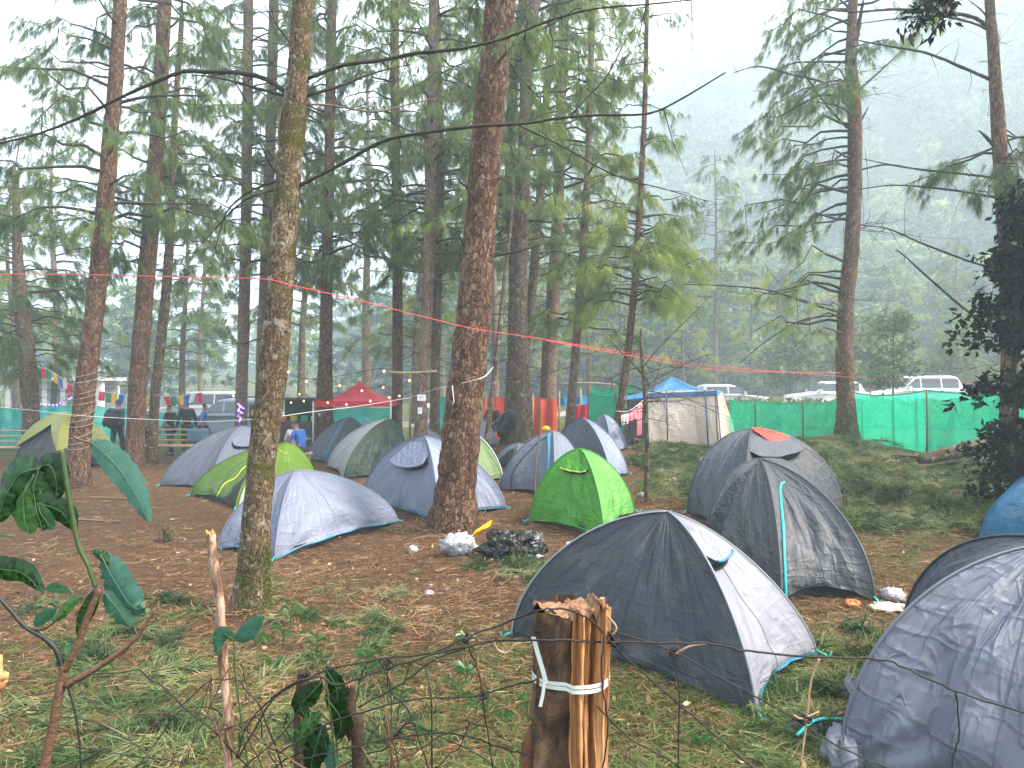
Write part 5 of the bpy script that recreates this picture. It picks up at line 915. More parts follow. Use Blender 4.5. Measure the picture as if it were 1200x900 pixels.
# cars
def car(label, c, yaw, paint, L=4.3, W=1.72, H=1.5, kind='hatch', roof=False, group='parked cars beyond the nets'):
    root = thing('parked_car', label, 'car', c, group); root.rotation_euler.z = yaw; PT = plain('car_paint', paint, .28, .05, 2, 0, .0, .6); GL = plain('car_glass', (.05, .065, .08), .08, .1); DK = plain('car_trim', (.02, .02, .022), .6); parts = []
    hood, belt, sill = H * .60, H * .62, .24
    prof = [(-L / 2, .40), (-L / 2 + .04, belt * .92), (-L / 2 + .1, belt), (L / 2 - 1.35, belt), (L / 2 - 1.2, hood), (L / 2 - .35, hood * .9), (L / 2 - .06, hood * .74), (L / 2, .45), (L / 2 - .08, sill), (-L / 2 + .1, sill)]
    def ext(nm, pr, wf, m, smooth=False, bev=.04):
        n = len(pr); V = [(x, s * wf(x, z), z) for s in (-1, 1) for x, z in pr]; Fc = [tuple(range(n - 1, -1, -1)), tuple(range(n, 2 * n))] + [(i, (i + 1) % n, n + (i + 1) % n, n + i) for i in range(n)]
        o = mk(nm, V, Fc, m, smooth=smooth); o.parent = root
        if bev: md = o.modifiers.new('b', 'BEVEL'); md.width = bev; md.segments = 3; md.limit_method = 'ANGLE'
        return o
    ext('body', prof, lambda x, z: W / 2 * (1 - .09 * (abs(x) / (L / 2)) ** 3), PT, bev=.07); rb = -L / 2 + (.25 if kind != 'saloon' else .75); r0 = rb + .28
    cab = [(rb, belt - .02), (r0, H - .08), (r0 + .35, H), (L / 2 - 2.0, H - .01), (L / 2 - 1.75, H - .09), (L / 2 - 1.12, belt - .02)]; tw = lambda x, z: W / 2 * (.93 - .17 * (z - belt) / (H - belt))
    ext('cabin', cab, tw, PT, bev=.06)
    xs = [(rb + .30, rb + 1.15), (rb + 1.22, L / 2 - 2.05), (L / 2 - 1.98, L / 2 - 1.28)] if kind == 'suv' else [(rb + .35, rb + 1.45), (rb + 1.53, L / 2 - 1.32)]
    def top(x): return min(H - .13, belt + .03 + (x - rb) * 1.9, belt + .03 + (L / 2 - 1.15 - x) * .78)
    for s in (-1, 1):
        for a, b in xs:
            pr = [(a, belt + .05), (b, belt + .05)] + [(x, max(belt + .08, top(x))) for x in np.linspace(b, a, 7)]; V = [(x, s * (tw(x, z) + .006 + o_), z) for o_ in (0, -.03) for x, z in pr]; n = len(pr)
            o = mk('side_window', V, [tuple(range(n)) if s < 0 else tuple(range(n - 1, -1, -1)), tuple(range(2 * n - 1, n - 1, -1))] + [(i, (i + 1) % n, n + (i + 1) % n, n + i) for i in range(n)], GL, smooth=False); o.parent = root
    def quadp(nm, x0, z0, x1, z1, wi, m, off=.012):
        dx, dz = z1 - z0, -(x1 - x0); l = math.hypot(dx, dz); dx, dz = dx / l * off, dz / l * off
        if dx * (1 if x0 > 0 else -1) < 0: dx, dz = -dx, -dz
        a, b = tw(x0, z0) * wi, tw(x1, z1) * wi; V = [(x0 + dx, -a, z0 + dz), (x0 + dx, a, z0 + dz), (x1 + dx, b, z1 + dz), (x1 + dx, -b, z1 + dz)]; o = mk(nm, V + [(x - dx, y, z - dz) for x, y, z in V], [(0, 1, 2, 3), (7, 6, 5, 4), (0, 4, 5, 1), (1, 5, 6, 2), (2, 6, 7, 3), (3, 7, 4, 0)], m, smooth=False); o.parent = root
    quadp('windscreen', L / 2 - 1.2, belt + .05, L / 2 - 1.72, H - .11, .9, GL); quadp('rear_window', rb + .05, belt + .08, r0 - .02, H - .12, .86, GL)
    for x in (L / 2 - .78, -L / 2 + .78):
        for s in (-1, 1):
            wh = []; y0, y1 = s * (W / 2 - .20), s * (W / 2 + .01); ty = MB(); n = 22; pr = [(.20, y0), (.31, y0), (.325, (y0 + y1) / 2), (.31, y1), (.21, y1)]
            V = [(x + r * math.cos(a), y, .32 + r * math.sin(a)) for a in np.linspace(0, 6.283, n, endpoint=False) for r, y in pr]; k = len(pr); Fc = [(i * k + j, ((i + 1) % n) * k + j, ((i + 1) % n) * k + j + 1, i * k + j + 1) for i in range(n) for j in range(k - 1)]
            o = mk('wheel', V, Fc, DK); o.parent = root; rm = MB(); rm.tube([(x, y0, .32), (x, y1 - s * .015, .32)], .205, 18); 
            for q in range(5): a = q * 1.2566; rm.box((x + .11 * math.cos(a), y1 - s * .004, .32 + .11 * math.sin(a)), (.05, .012, .05))
            r_ = rm.build('rim', plain('alloy', (.45, .45, .46), .35, .1, 4, 0, .6), smooth=False); r_.parent = o
    for s in (-1, 1):
        o = MB().box((L / 2 - .13, s * (W / 2 - .27), hood * .78), (.22, .36, .15)).build('headlight', plain('lamp_lens', (.7, .72, .75), .1, .05), smooth=False); o.parent = root
        o = MB().box((-L / 2 + .06, s * (W / 2 - .2), belt * .86), (.12, .26, .26)).build('tail_light', plain('tail_lens', (.55, .02, .02), .2, .1), smooth=False); o.parent = root
        o = MB().box((L / 2 - 1.35, s * (W / 2 + .06), belt + .08), (.12, .2, .14)).build('wing_mirror', PT, smooth=False); o.parent = root
        if roof: o = MB().tube([(-L / 2 + .7, s * W * .34, H - .01), (-L / 2 + .9, s * W * .34, H + .05), (L / 2 - 2.2, s * W * .34, H + .05), (L / 2 - 2.0, s * W * .34, H)], .025, 6).build('roof_rail', DK); o.parent = root
        for xd in (rb + 1.5, L / 2 - 1.32): o = MB().box((xd - .28, s * (W / 2 * .985), belt - .1), (.2, .03, .035)).build('door_handle', DK, smooth=False); o.parent = root
    for x in (L / 2 - .02, -L / 2 + .02): o = MB().box((x, 0, .36), (.16, W * .9, .2)).build('bumper', DK if kind == 'suv' else PT, smooth=False); o.parent = root
    for z in (hood * .62,): o = MB().box((L / 2 - .03, 0, z), (.06, W * .45, .12)).build('grille', DK, smooth=False); o.parent = root
    return root
def carat(label, px, d, base_py, yaw, *a, **k):
    p = at(px, base_py, d); return car(label, (p.x, d, p.z), yaw, *a, **k)
def cz(px, d): return at(px, 0, d).x, d, gz(at(px, 0, d).x, d)
car('grey-blue four-wheel drive parked behind the walkers on the left', (at(273, 0, 31).x, 31, gz(at(273, 0, 31).x, 31) + .02), R(184), (.13, .17, .22), 4.3, 1.8, 1.62, 'suv', roof=True)
car('long white van-like car parked behind the grey-blue one', (at(235, 0, 38).x, 38, gz(at(235, 0, 38).x, 38) + .02), R(180), (.5, .5, .54), 4.9, 1.8, 1.85, 'suv')
car('silver hatchback just right of the beige tent roof, leftmost on the road', (at(866, 0, 37).x, 39, .86), R(4), (.34, .36, .4), 3.9, 1.65, 1.38, 'hatch')
car('white hatchback parked behind the tall pine with sideways limbs', (at(978, 0, 38).x, 39, .9), R(180), (.55, .55, .56), 4.0, 1.65, 1.5, 'hatch')
car('white four-wheel drive with roof rails, rightmost on the road', (at(1087, 0, 37).x, 38, .92), R(182), (.58, .58, .58), 4.5, 1.8, 1.75, 'suv', roof=True)
# raise the verge under the cars so that they stand on it
def verge():
    V = []; xs = np.linspace(at(840, 0, 38).x, at(1180, 0, 38).x, 60)
    for x in xs:
        for k, y in enumerate(np.linspace(34.2, 43, 14)):
            zt = np.interp(x, [at(866, 0, 37).x, at(978, 0, 38).x, at(1087, 0, 37).x], [.86, .9, .92]); e = sstep((y - 34.2) / 1.8) * sstep((43 - y) / 2); V.append((x, y, gz(x, y) * (1 - e) + (zt - .0) * e - .006))
    o = mk('roadside_bank', V, grid_faces(60, 14)[:, ::-1], M['ground']); tag(o, kind='structure')
verge()
def pavilion():
    d = 44.; x0, x1 = at(-10, 0, d).x, at(118, 0, d).x; z0 = gz(x0, d); root = thing('pale_building', 'long pale building with pillars, faint beyond the teal net on the left', 'building', ((x0 + x1) / 2, d, z0)); pc = plain('pale_wall', (.8, .78, .84), .8, .06, 2); zt = at(0, 446, d).z
    MB().box(((x0 + x1) / 2, d + 2, (z0 + zt) / 2), (x1 - x0, .3, zt - z0)).build('wall', pc, root, smooth=False); MB().box(((x0 + x1) / 2, d + .8, zt + .1), (x1 - x0 + .6, 3.2, .2)).build('roof', plain('pale_roof', (.55, .52, .58), .7), root, smooth=False)
    for i in range(7): x = x0 + (x1 - x0) * i / 6; MB().box((x, d, (z0 + zt) / 2), (.3, .3, zt - z0 - .01)).build('pillar', plain('pillar', (.72, .66, .64), .8), root, smooth=False)
    for i in range(6): x = x0 + (x1 - x0) * (i + .5) / 6; MB().box((x, d + 1.84, z0 + 1.5), (1.2, .06, 1.1)).build('window', plain('dim_glass', (.42, .43, .5), .3), root, smooth=False)
pavilion()
# ------------------------------------------------------------------ rubbish, fallen wood, foreground fence and plants
BAGB = fabric('black_plastic', (.006, .006, .007), rough=.3, crumple=1.6, shine=.45); BAGW = fabric('white_plastic', (.48, .48, .52), rough=.4, crumple=1.2, shine=.4, thru=.25)
p = G(603, 652); root = thing('rubbish_sack', 'crumpled shiny black rubbish sack lying right of the broadest trunk', 'bag', p); bundle('sack', root, (p.x, p.y, p.z - .02), (.34, .22, .17), BAGB, 11, 22, .8, 1.4, .5); bundle('torn_flap', root, (p.x + .22, p.y + .05, p.z + .05), (.15, .11, .12), fabric('grey_plastic', (.08, .08, .085), rough=.25, crumple=1.6, shine=.7), 12, 14, .8, 1.4, .5)
p = G(537, 650); o = bundle('plastic_bag', None, p, (.20, .14, .13), BAGW, 13, 18, .9, 1.6, .4); recentre(o, p); tag(o, 'crumpled white plastic bag at the foot of the broadest trunk', 'bag')
p = G(563, 634); V = []
for u in np.linspace(0, 1, 14):
    for v in np.linspace(0, 1, 6): V.append((p.x - .13 + .26 * u + .04 * v, p.y + .1 * u + .05 * v, p.z + .03 + .18 * u + .03 * math.sin(v * 7 + u * 5) + .05 * v))
o = mk('yellow_wrapper', V, grid_faces(14, 6), fabric('yellow_plastic', (.75, .42, .01), rough=.4, crumple=1.2)); recentre(o, p); tag(o, 'bright yellow plastic wrapper between the white bag and the black sack', 'wrapper')
def bottle(label, px, py, yaw, L=.2, r=.032, body=(.7, .7, .72), cap=(.05, .05, .4)):
    p = G(px, py); root = thing('plastic_bottle', label, 'bottle', p, None); prof = [(0, .6), (.02, 1), (.62, 1), (.78, .75), (.88, .38), (.94, .36)]; d = np.array([math.cos(yaw), math.sin(yaw), 0]); b = MB(); b.tube([np.array(p) + d * L * t + [0, 0, r] for t, k in prof], [r * k for t, k in prof], 12); b.build('body', plain('bottle_plastic', body, .2, .05), root)
    MB().tube([np.array(p) + d * L * .93 + [0, 0, r], np.array(p) + d * L * 1.02 + [0, 0, r]], r * .42, 10).build('cap', plain('bottle_cap', cap, .4, .05), root); MB().tube([np.array(p) + d * L * .3 + [0, 0, r], np.array(p) + d * L * .5 + [0, 0, r]], r * 1.02, 12).build('label_band', plain('band', tuple(min(1, c * .8 + .05) for c in cap), .5), root)
bottle('white bottle with a blue cap below the black rubbish sack', 577, 656, R(-40)); bottle('white and turquoise bottle at the right end of the black sack', 617, 656, R(10), cap=(.02, .4, .38)); bottle('clear crushed bottle at the foot of the bright green dome tent', 664, 642, R(25), .24, .035, (.5, .52, .54), (.45, .46, .48))
def crumple(name, label, cat, px, py, size, m, seed, group=None, n=10):
    p = G(px, py); o = bundle(name, None, p, size, m, seed, n, .7, 2, .5); recentre(o, p); return tag(o, label, cat, group)
PAP = fabric('paper', (.45, .42, .4), rough=.7, crumple=1.0); PEACH = fabric('peach_card', (.72, .5, .38), rough=.7, crumple=.6)
crumple('plastic_bag', 'pale lilac plastic bag on the ground behind the peach paper', 'bag', 1046, 703, (.10, .08, .06), BAGW, 21); crumple('paper_sheet', 'folded peach coloured paper lying by the porch corner of the large grey tent', 'paper', 1039, 716, (.14, .10, .035), PEACH, 22)
crumple('paper_sheet', 'white paper lying right of the peach paper', 'paper', 1062, 716, (.09, .06, .03), PAP, 23); crumple('can', 'flattened amber plastic pot at the edge of the large grey tent', 'litter', 998, 711, (.07, .05, .035), fabric('amber', (.35, .12, .03), rough=.3, crumple=.5), 24)
crumple('foam_piece', 'small pale stone-like lump left of the white plastic bag', 'litter', 484, 648, (.06, .05, .05), PAP, 25); crumple('tissue', 'small pink and white tissue lying alone on the needles', 'tissue', 503, 698, (.045, .04, .03), fabric('tissue_pink', (.6, .36, .42), .7, 1), 26)
crumple('plastic_bag', 'crumpled white bag half hidden under the fallen log', 'bag', 1151, 541, (.16, .12, .09), BAGW, 27); crumple('litter_scrap', 'white and green wrapper beside the blue dome tent', 'litter', 1158, 617, (.05, .05, .04), fabric('wrap_green', (.3, .55, .35), .5, 1), 28)
crumple('litter_scrap', 'white wrappers in the cut branches behind the thin bare sapling', 'litter', 790, 566, (.14, .10, .05), PAP, 29); crumple('litter_scrap', 'white plastic on the brush left of the large grey tent', 'litter', 753, 582, (.1, .08, .04), BAGW, 30); crumple('litter_scrap', 'orange and white wrapper on the brush below the beige tent', 'litter', 826, 543, (.09, .06, .08), fabric('wrap_orange', (.65, .4, .3), .6, 1), 31); crumple('litter_scrap', 'flat pale scrap just left of the large grey tent', 'litter', 812, 574, (.14, .08, .02), PAP, 32)
g = np.random.default_rng(77)
for i in range(20):
    px, py = [(g.uniform(20, 260), g.uniform(560, 720)), (g.uniform(330, 620), g.uniform(660, 860)), (g.uniform(130, 420), g.uniform(700, 860)), (g.uniform(960, 1130), g.uniform(560, 700))][i % 4]
    crumple('litter_scrap', 'small crumpled pale paper scrap trodden into the needles', 'litter', px, py, (.022 + .02 * g.random(), .018, .006), PAP, 40 + i, 'pale scraps trodden into the needles', 6)
# hanging black bag on the dark pine
c = at(592, 497, G(597, 520).y - .35); root = thing('hanging_bag', 'black plastic bag hung on the dark mossy-footed pine', 'bag', c); V = []; n, k = 20, 18
for j in range(k):
    t = j / (k - 1); r = .03 + .24 * math.sin(math.pi * min(1, t ** .8 * .93)) ** .8 * (1 if t < .9 else 1)
    for i in range(n): a = i * 6.283 / n; q = 1 + .16 * math.sin(a * 5 + t * 3) * (1 - t * .5); V.append((c.x + .13 - .22 * t + r * q * math.cos(a), c.y + r * .8 * q * math.sin(a), c.z + .42 - .80 * t))
Fc = [(j * n + i, j * n + (i + 1) % n, (j + 1) * n + (i + 1) % n, (j + 1) * n + i) for j in range(k - 1) for i in range(n)] + [tuple(range((k - 1) * n, k * n))]
mk('sack', V, Fc, BAGB, root, uv=[(v[0] * 2, v[2] * 1.2) for v in V]); MB().tube([(c.x + .13, c.y, c.z + .40), (c.x + .20, c.y + .15, c.z + .62)], .012, 5).build('tie', BAGB, root)
# yellow hat on a stick, small hooded bird-like bundle behind green tent
p = G(640, 512); d = 15.2; c = at(640, 506, d); root = thing('yellow_bag', 'yellow cloth bundle on top of a wooden stake behind the grey tents', 'bag', c); bundle('cloth', root, (c.x, c.y, c.z), (.09, .09, .06), fabric('yellow_cloth', (.55, .33, .01), crumple=.6), 7, 12, .9, 1.5, .3); MB().tube([(c.x, c.y, gz(c.x, c.y) - .1), (c.x, c.y, c.z + .03)], .03, 6).build('stake', BAMB, root)
p = G(628, 582); d = p.y - .1; o = MB().tube(smoothpath([at(626, 583, d), at(628, 540, d), at(633, 505, d), at(634, 470, d)], 14), [.022, .012], 6).build('thin_stick', M['twig_pale']); recentre(o, at(626, 583, d)); tag(o, 'thin upright stick in front of the grey tent with the blue arc', 'stick')
# mossy little stump on the left
p = G(196, 636); root = thing('tree_stump', 'small broken mossy stump on the bare ground left of the mossy pine', 'stump', p); b = MB(); g = np.random.default_rng(4)
for q in range(9): a = g.random() * 6.28; r = .06 * g.random(); b.tube([(p.x + r * math.cos(a), p.y + r * math.sin(a), p.z - .05), (p.x + r * 1.4 * math.cos(a), p.y + r * 1.4 * math.sin(a), p.z + .10 + .14 * g.random())], [.05, .028], 6, .2)
b.build('wood', M['bark_moss'], root); P = np.array([(p.x + .05, p.y - .05, p.z + .14)] * 26) + g.normal(size=(26, 3)) * .045; V, Fc, T = blades(P, g.normal(size=P.shape) + [0, 0, 1], 8, .05, .004, g, .7, 0); mk('moss', V, Fc, leafmat('moss', [(0, (.06, .09, .02)), (1, (.22, .26, .05))]), root, tint=T, smooth=False)
# moss on the foot of the near pine
q0 = G(292, 718); P = []; r0 = 34 / F * q0.y / 2
for i in range(900):
    a = g.uniform(-2.2, 1.2); h = .62 * g.random() ** 1.7; rr = r0 * (1 + .42 * math.exp(-h / .28)) * 1.0; P.append((q0.x + .02 + .045 * h + rr * math.cos(a), q0.y + rr * math.sin(a), q0.z + h))
P = np.array(P); V, Fc, T = blades(P, np.stack([P[:, 0] - q0.x, P[:, 1] - q0.y, .15 + 0 * P[:, 2]], 1) / r0, 6, .03, .0035, g, .7, .1); mk('moss', V, Fc, bpy.data.materials['moss'], MOSS_ROOT, tint=T, smooth=False)
# fallen log with broken limbs
def log():
    a, b_ = G(1068, 549), G(1180, 556); d = a.y; A = Vector((a.x, a.y - .3, a.z + .20)); B = at(1165, 520, a.y + .1); root = thing('fallen_log', 'grey fallen log with broken limbs propped under the dark bush', 'log', A); S = smoothpath([A, (A * 2 + B) / 3 + Vector((0, 0, -.0)), B, B + (B - A) * .25], 24); v, f = tube(S, [.09, .15, .17], 12, .04); MB().add(v, f).build('trunk', M['bark_grey'], root)
    for pth, r in (([(1140, 528), (1133, 523), (1127, 521)], .05), ([(1120, 535), (1080, 538), (1050, 536), (1035, 538)], .035), ([(1148, 530), (1142, 545), (1140, 552)], .03), ([(1158, 530), (1150, 545), (1125, 556)], .022), ([(1165, 530), (1158, 548), (1152, 560)], .022), ([(1150, 552), (1110, 556), (1085, 554), (1065, 552)], .03)): MB().tube(smoothpath([at(x, y - 3, d - .15) for x, y in pth], 10), [r, r * .5], 6, .1).build('broken_limb', M['bark_pale'], root)
log()
def lying(label, pts, r, m='twig_pale', name='fallen_branch'):
    P = [np.array(G(x, y)) + [0, 0, r * .8] for x, y in pts]; o = MB().tube(smoothpath(P, 14), [r, r * .6], 6, .1).build(name, M[m]); recentre(o, P[0]); tag(o, label, 'branch')
lying('reddish bare stick lying level left of the low grey tent, upper one', [(105, 584), (130, 585), (150, 586)], .025); lying('reddish bare stick lying level left of the low grey tent, lower one', [(88, 610), (120, 612), (143, 613)], .025); lying('short peeled branch piece on the needles below the white plastic bag', [(510, 672), (522, 668), (533, 664)], .02)
lying('grey bent stick lying in the grass left of the upright peeled stake', [(214, 872), (232, 840), (245, 812)], .010); lying('long thin twig curving through the grass at the lower left', [(120, 833), (180, 825), (220, 815), (256, 795)], .006, 'twig'); lying('thin dry twig lying beside the flat brush under the beige tent', [(1000, 580), (1040, 575), (1085, 566)], .012, 'twig')
# split log post
WOODF = NT('split_wood'); v = WOODF.coord(); gr = WOODF.noise(WOODF.map(v, (60, 60, 3)), 1.5, 6, .65, .4); WOODF.l(WOODF.ramp(gr, [(.34, (.14, .05, .018)), (.46, (.46, .2, .075)), (.6, (.60, .32, .14)), (.78, (.74, .48, .26))]), WOODF.p.inputs['Base Color']); WOODF.p.inputs['Roughness'].default_value = .8; WOODF.bump(gr, .9, .012)
WOODT = NT('end_grain'); v = WOODT.coord(); gr = WOODT.noise(WOODT.map(v, (20, 20, 20)), 3, 6, .7, 1); WOODT.l(WOODT.ramp(gr, [(.35, (.12, .05, .025)), (.6, (.33, .18, .10)), (.75, (.45, .3, .2))]), WOODT.p.inputs['Base Color']); WOODT.p.inputs['Roughness'].default_value = .9; WOODT.bump(gr, .8, .01)
BKP = NT('post_bark'); v = BKP.coord(); gr = BKP.noise(BKP.map(v, (14, 14, 9)), 1.0, 7, .7, .6); BKP.l(BKP.ramp(gr, [(.36, (.018, .009, .005)), (.47, (.075, .036, .018)), (.56, (.14, .074, .038)), (.7, (.24, .145, .08))]), BKP.p.inputs['Base Color']); BKP.p.inputs['Roughness'].default_value = .85; BKP.bump(gr, .9, .012)
dP = 1.42
def split_post():
    root = thing('fence_post', 'thick split log fence post with orange torn wood face and white strap', 'post', (at(668, 900, dP).x, dP, gz(at(668, 900, dP).x, dP))); zb = root.location.z - .3; cx = at(667, 0, dP).x; r = .064; sides = 40; lev = 40; g = np.random.default_rng(9); V = []; zt = at(0, 722, dP - r).z
    prof = []
    for k in range(sides):                                              # bark-covered back and left; the right-hand front is split away
        a = 2 * math.pi * k / sides; prof.append((math.cos(a), math.sin(a)))
    # bark shell from angle 15deg going over the back to 250deg; split face between
    nb = 30; an = np.linspace(R(55), R(272), nb); wob = 1 + .05 * np.sin(an * 4) + .03 * np.sin(an * 9)
    for j in range(lev):
        t = j / (lev - 1)
        for k in range(nb):
            top = zt + .005 * math.sin(an[k] * 5) + .003 * math.sin(an[k] * 11); z = zb + (top - zb) * t; jag = .004 * math.sin(z * 40 + k) + .003 * g.normal(); rr = r * wob[k] + jag; V.append((cx - .004 + rr * math.cos(an[k]), dP + rr * math.sin(an[k]), z))
    Fc = [(j * nb + k, j * nb + k + 1, (j + 1) * nb + k + 1, (j + 1) * nb + k) for j in range(lev - 1) for k in range(nb - 1)]; mk('bark', V, Fc, BKP.m, root)
    # split face strips: vertical slabs of torn wood
    x0, y0 = cx + r * math.cos(R(272)) + .001, dP - r * .98
    nc, nr = 30, 70; XX = np.linspace(-.006, .070, nc); topj = zt + .006 * np.sin(XX * 160) + .004 * g.normal(size=nc) + .016 * (XX > .048); rdg = .007 * np.sin(XX * 190 + 1) + .006 * np.sin(XX * 420) + .0025 * g.normal(size=nc) - .006 * (XX < .018) + .010 * ((XX > .030) & (XX < .040)); W_ = []
    for k in range(nc):
        for j in range(nr):
            z = zb + (topj[k] - zb) * j / (nr - 1); W_.append((x0 + XX[k] + .003 * math.sin(z * 14 + 1) + .0012 * math.sin(z * 70 + k), y0 + rdg[k] * (1 + .5 * math.sin(z * 9 + k * .7)) + .022 * max(0, XX[k] / .07) ** 2 + .003 * math.sin(z * 25 + XX[k] * 90), z))
    for k in (nc - 1,): W_ += [(x0 + XX[k] + .002 - .012 * q, y0 + .022 + .03 * q, zb + (topj[k] - zb) * j / (nr - 1)) for q in (1, 2, 3) for j in range(nr)]
    mk('split_wood', W_, grid_faces(nc + 3, nr), WOODF.m, root, smooth=False)
    capv = []
    for k in range(nc): capv += [(x0 + XX[k], y0 + rdg[k], topj[k] - .001), (x0 + XX[k] - .01, dP + .045, topj[k] - .008)]
    mk('torn_top', capv, grid_faces(nc, 2), WOODT.m, root, smooth=False)
    # tall splinter
    sx = at(701, 0, dP).x; z1 = at(0, 702, dP).z; S = [(sx - .004, dP - .03, zt - .05), (sx - .003, dP - .03, zt), (sx + .002, dP - .028, z1 - .01), (sx + .006, dP - .027, z1 + .008)]; V = []
    for (x, y, z), w_ in zip(S, (.014, .012, .010, .004)): V += [(x - w_, y - .004, z), (x + w_ * .8, y - .006, z + .004), (x + w_, y + .012, z), (x - w_, y + .012, z)]
    mk('splinter', V, [(j * 4 + k, j * 4 + (k + 1) % 4, j * 4 + 4 + (k + 1) % 4, j * 4 + 4 + k) for j in range(3) for k in range(4)] + [(12, 13, 14, 15)], WOODF.m, root, smooth=False)
    n = 26; V = [(cx + .002, dP, zt + .004)]; rings = 5
    for q in range(1, rings + 1):
        for k in range(n): a = 6.283 * k / n; rr = r * .97 * q / rings; V.append((cx + rr * math.cos(a) - .002, dP + rr * math.sin(a), zt - .004 + .010 * math.sin(a * 2 + 1) * q / rings + .004 * g.normal()))
    mk('sawn_top', V, [(0, 1 + k, 1 + (k + 1) % n) for k in range(n)] + [(1 + (q - 1) * n + k, 1 + q * n + k, 1 + q * n + (k + 1) % n, 1 + (q - 1) * n + (k + 1) % n) for q in range(1, rings) for k in range(n)], WOODT.m, root)
    ST = plain('strap_white', (.60, .61, .58), .4, .1, 20); zs = at(0, 801, dP - r).z
    for dz, tw in ((.0, 0), (-.0085, .3)):
        S = []
        for a in np.linspace(0, 6.283, 40):
            rr = r * 1.05 + .002; fr = 1.06 + (.20 if math.sin(a) < 0 and math.cos(a) > -.2 else 0); S.append((cx + .003 + rr * math.cos(a) * 1.08, dP + rr * math.sin(a) * fr, zs + dz + .002 * math.sin(a * 3 + tw)))
        V = [];
        for p_ in S: V += [(p_[0], p_[1], p_[2] - .0035), (p_[0], p_[1], p_[2] + .0035)]
        mk('strap', V, grid_faces(40, 2), ST, root)
    def ribbon(pts, w_):
        V = []; 
        for x, y in pts: q = at(x, y, dP - r - .014); V += [q + Vector((-w_, 0, 0)), q + Vector((w_, -.002, 0))]
        mk('strap_end', V, grid_faces(len(pts), 2), ST, root)
    ribbon([(625, 746), (630, 765), (636, 785), (640, 800)], .0042); ribbon([(638, 800), (636, 815), (633, 828)], .003)
    b = MB(); c = at(622, 890, dP + .02); b.tube([c - Vector((0, 0, .2)), at(622, 872, dP + .02), at(624, 852, dP + .03)], [.022, .02, .006], 8, .15); b.build('torn_bark_slab', plain('inner_bark', (.13, .045, .022), .85, .4, 30, .6), root)
split_post()
def stake(label, pts, d, r, m, top_m=None, sides=9, name='wooden_stake'):
    P = [at(x, y, d) for x, y in pts]; b = P[0]; z0 = gz(b.x, d) - .15
    if b.z > z0: P = [Vector((b.x + (b.x - P[1].x) * .3, d, z0))] + P
    root = thing(name, label, 'stake', (b.x, d, z0 + .15)); S = smoothpath(P, 30); g = np.random.default_rng(3); S[1:, :2] += g.normal(size=(29, 2)) * r * .10
    MB().tube(S, r, sides, .07).build('stem', M[m] if isinstance(m, str) else m, root)
    if top_m:
        b2 = MB()
        for q in range(9): a = q * .7; b2.tube([S[-1] + [r * .5 * math.cos(a), r * .5 * math.sin(a), -.004], S[-1] + [r * .85 * math.cos(a), r * .85 * math.sin(a), r * (.5 + .6 * (q % 3) / 2)]], [r * .35, r * .12], 4)
        b2.build('splintered_top', top_m, root)
    return root
PEEL = NT('peeled_bark'); v = PEEL.coord(); gr = PEEL.noise(PEEL.map(v, (30, 30, 9)), 1.6, 6, .7, .5); PEEL.l(PEEL.ramp(gr, [(.38, (.055, .028, .016)), (.48, (.16, .085, .05)), (.56, (.34, .215, .15)), (.7, (.46, .33, .25))]), PEEL.p.inputs['Base Color']); PEEL.p.inputs['Roughness'].default_value = .75; PEEL.bump(gr, .7, .006)
STUB = plain('stub_bark', (.04, .022, .013), .9, .5, 40, .7)
stake('slim peeled stake with a splintered top standing in front of the mossy pine', [(268, 900), (267, 850), (262, 780), (258, 715), (256, 690), (250, 660), (247, 626)], 1.5, .0095, PEEL.m, WOODF.m)
stake('short dark bark-covered stub to the left of the split log post', [(420, 900), (412, 860), (409, 820), (409, 803)], 1.45, .012, STUB, WOODT.m); stake('stubby brown post behind the dark hanging leaves', [(352, 880), (352, 840), (355, 800), (357, 790)], 1.9, .016, STUB, STUB); stake('orange-topped broken stake at the lower left edge', [(-6, 830), (0, 805), (5, 791)], 1.5, .009, WOODF.m)
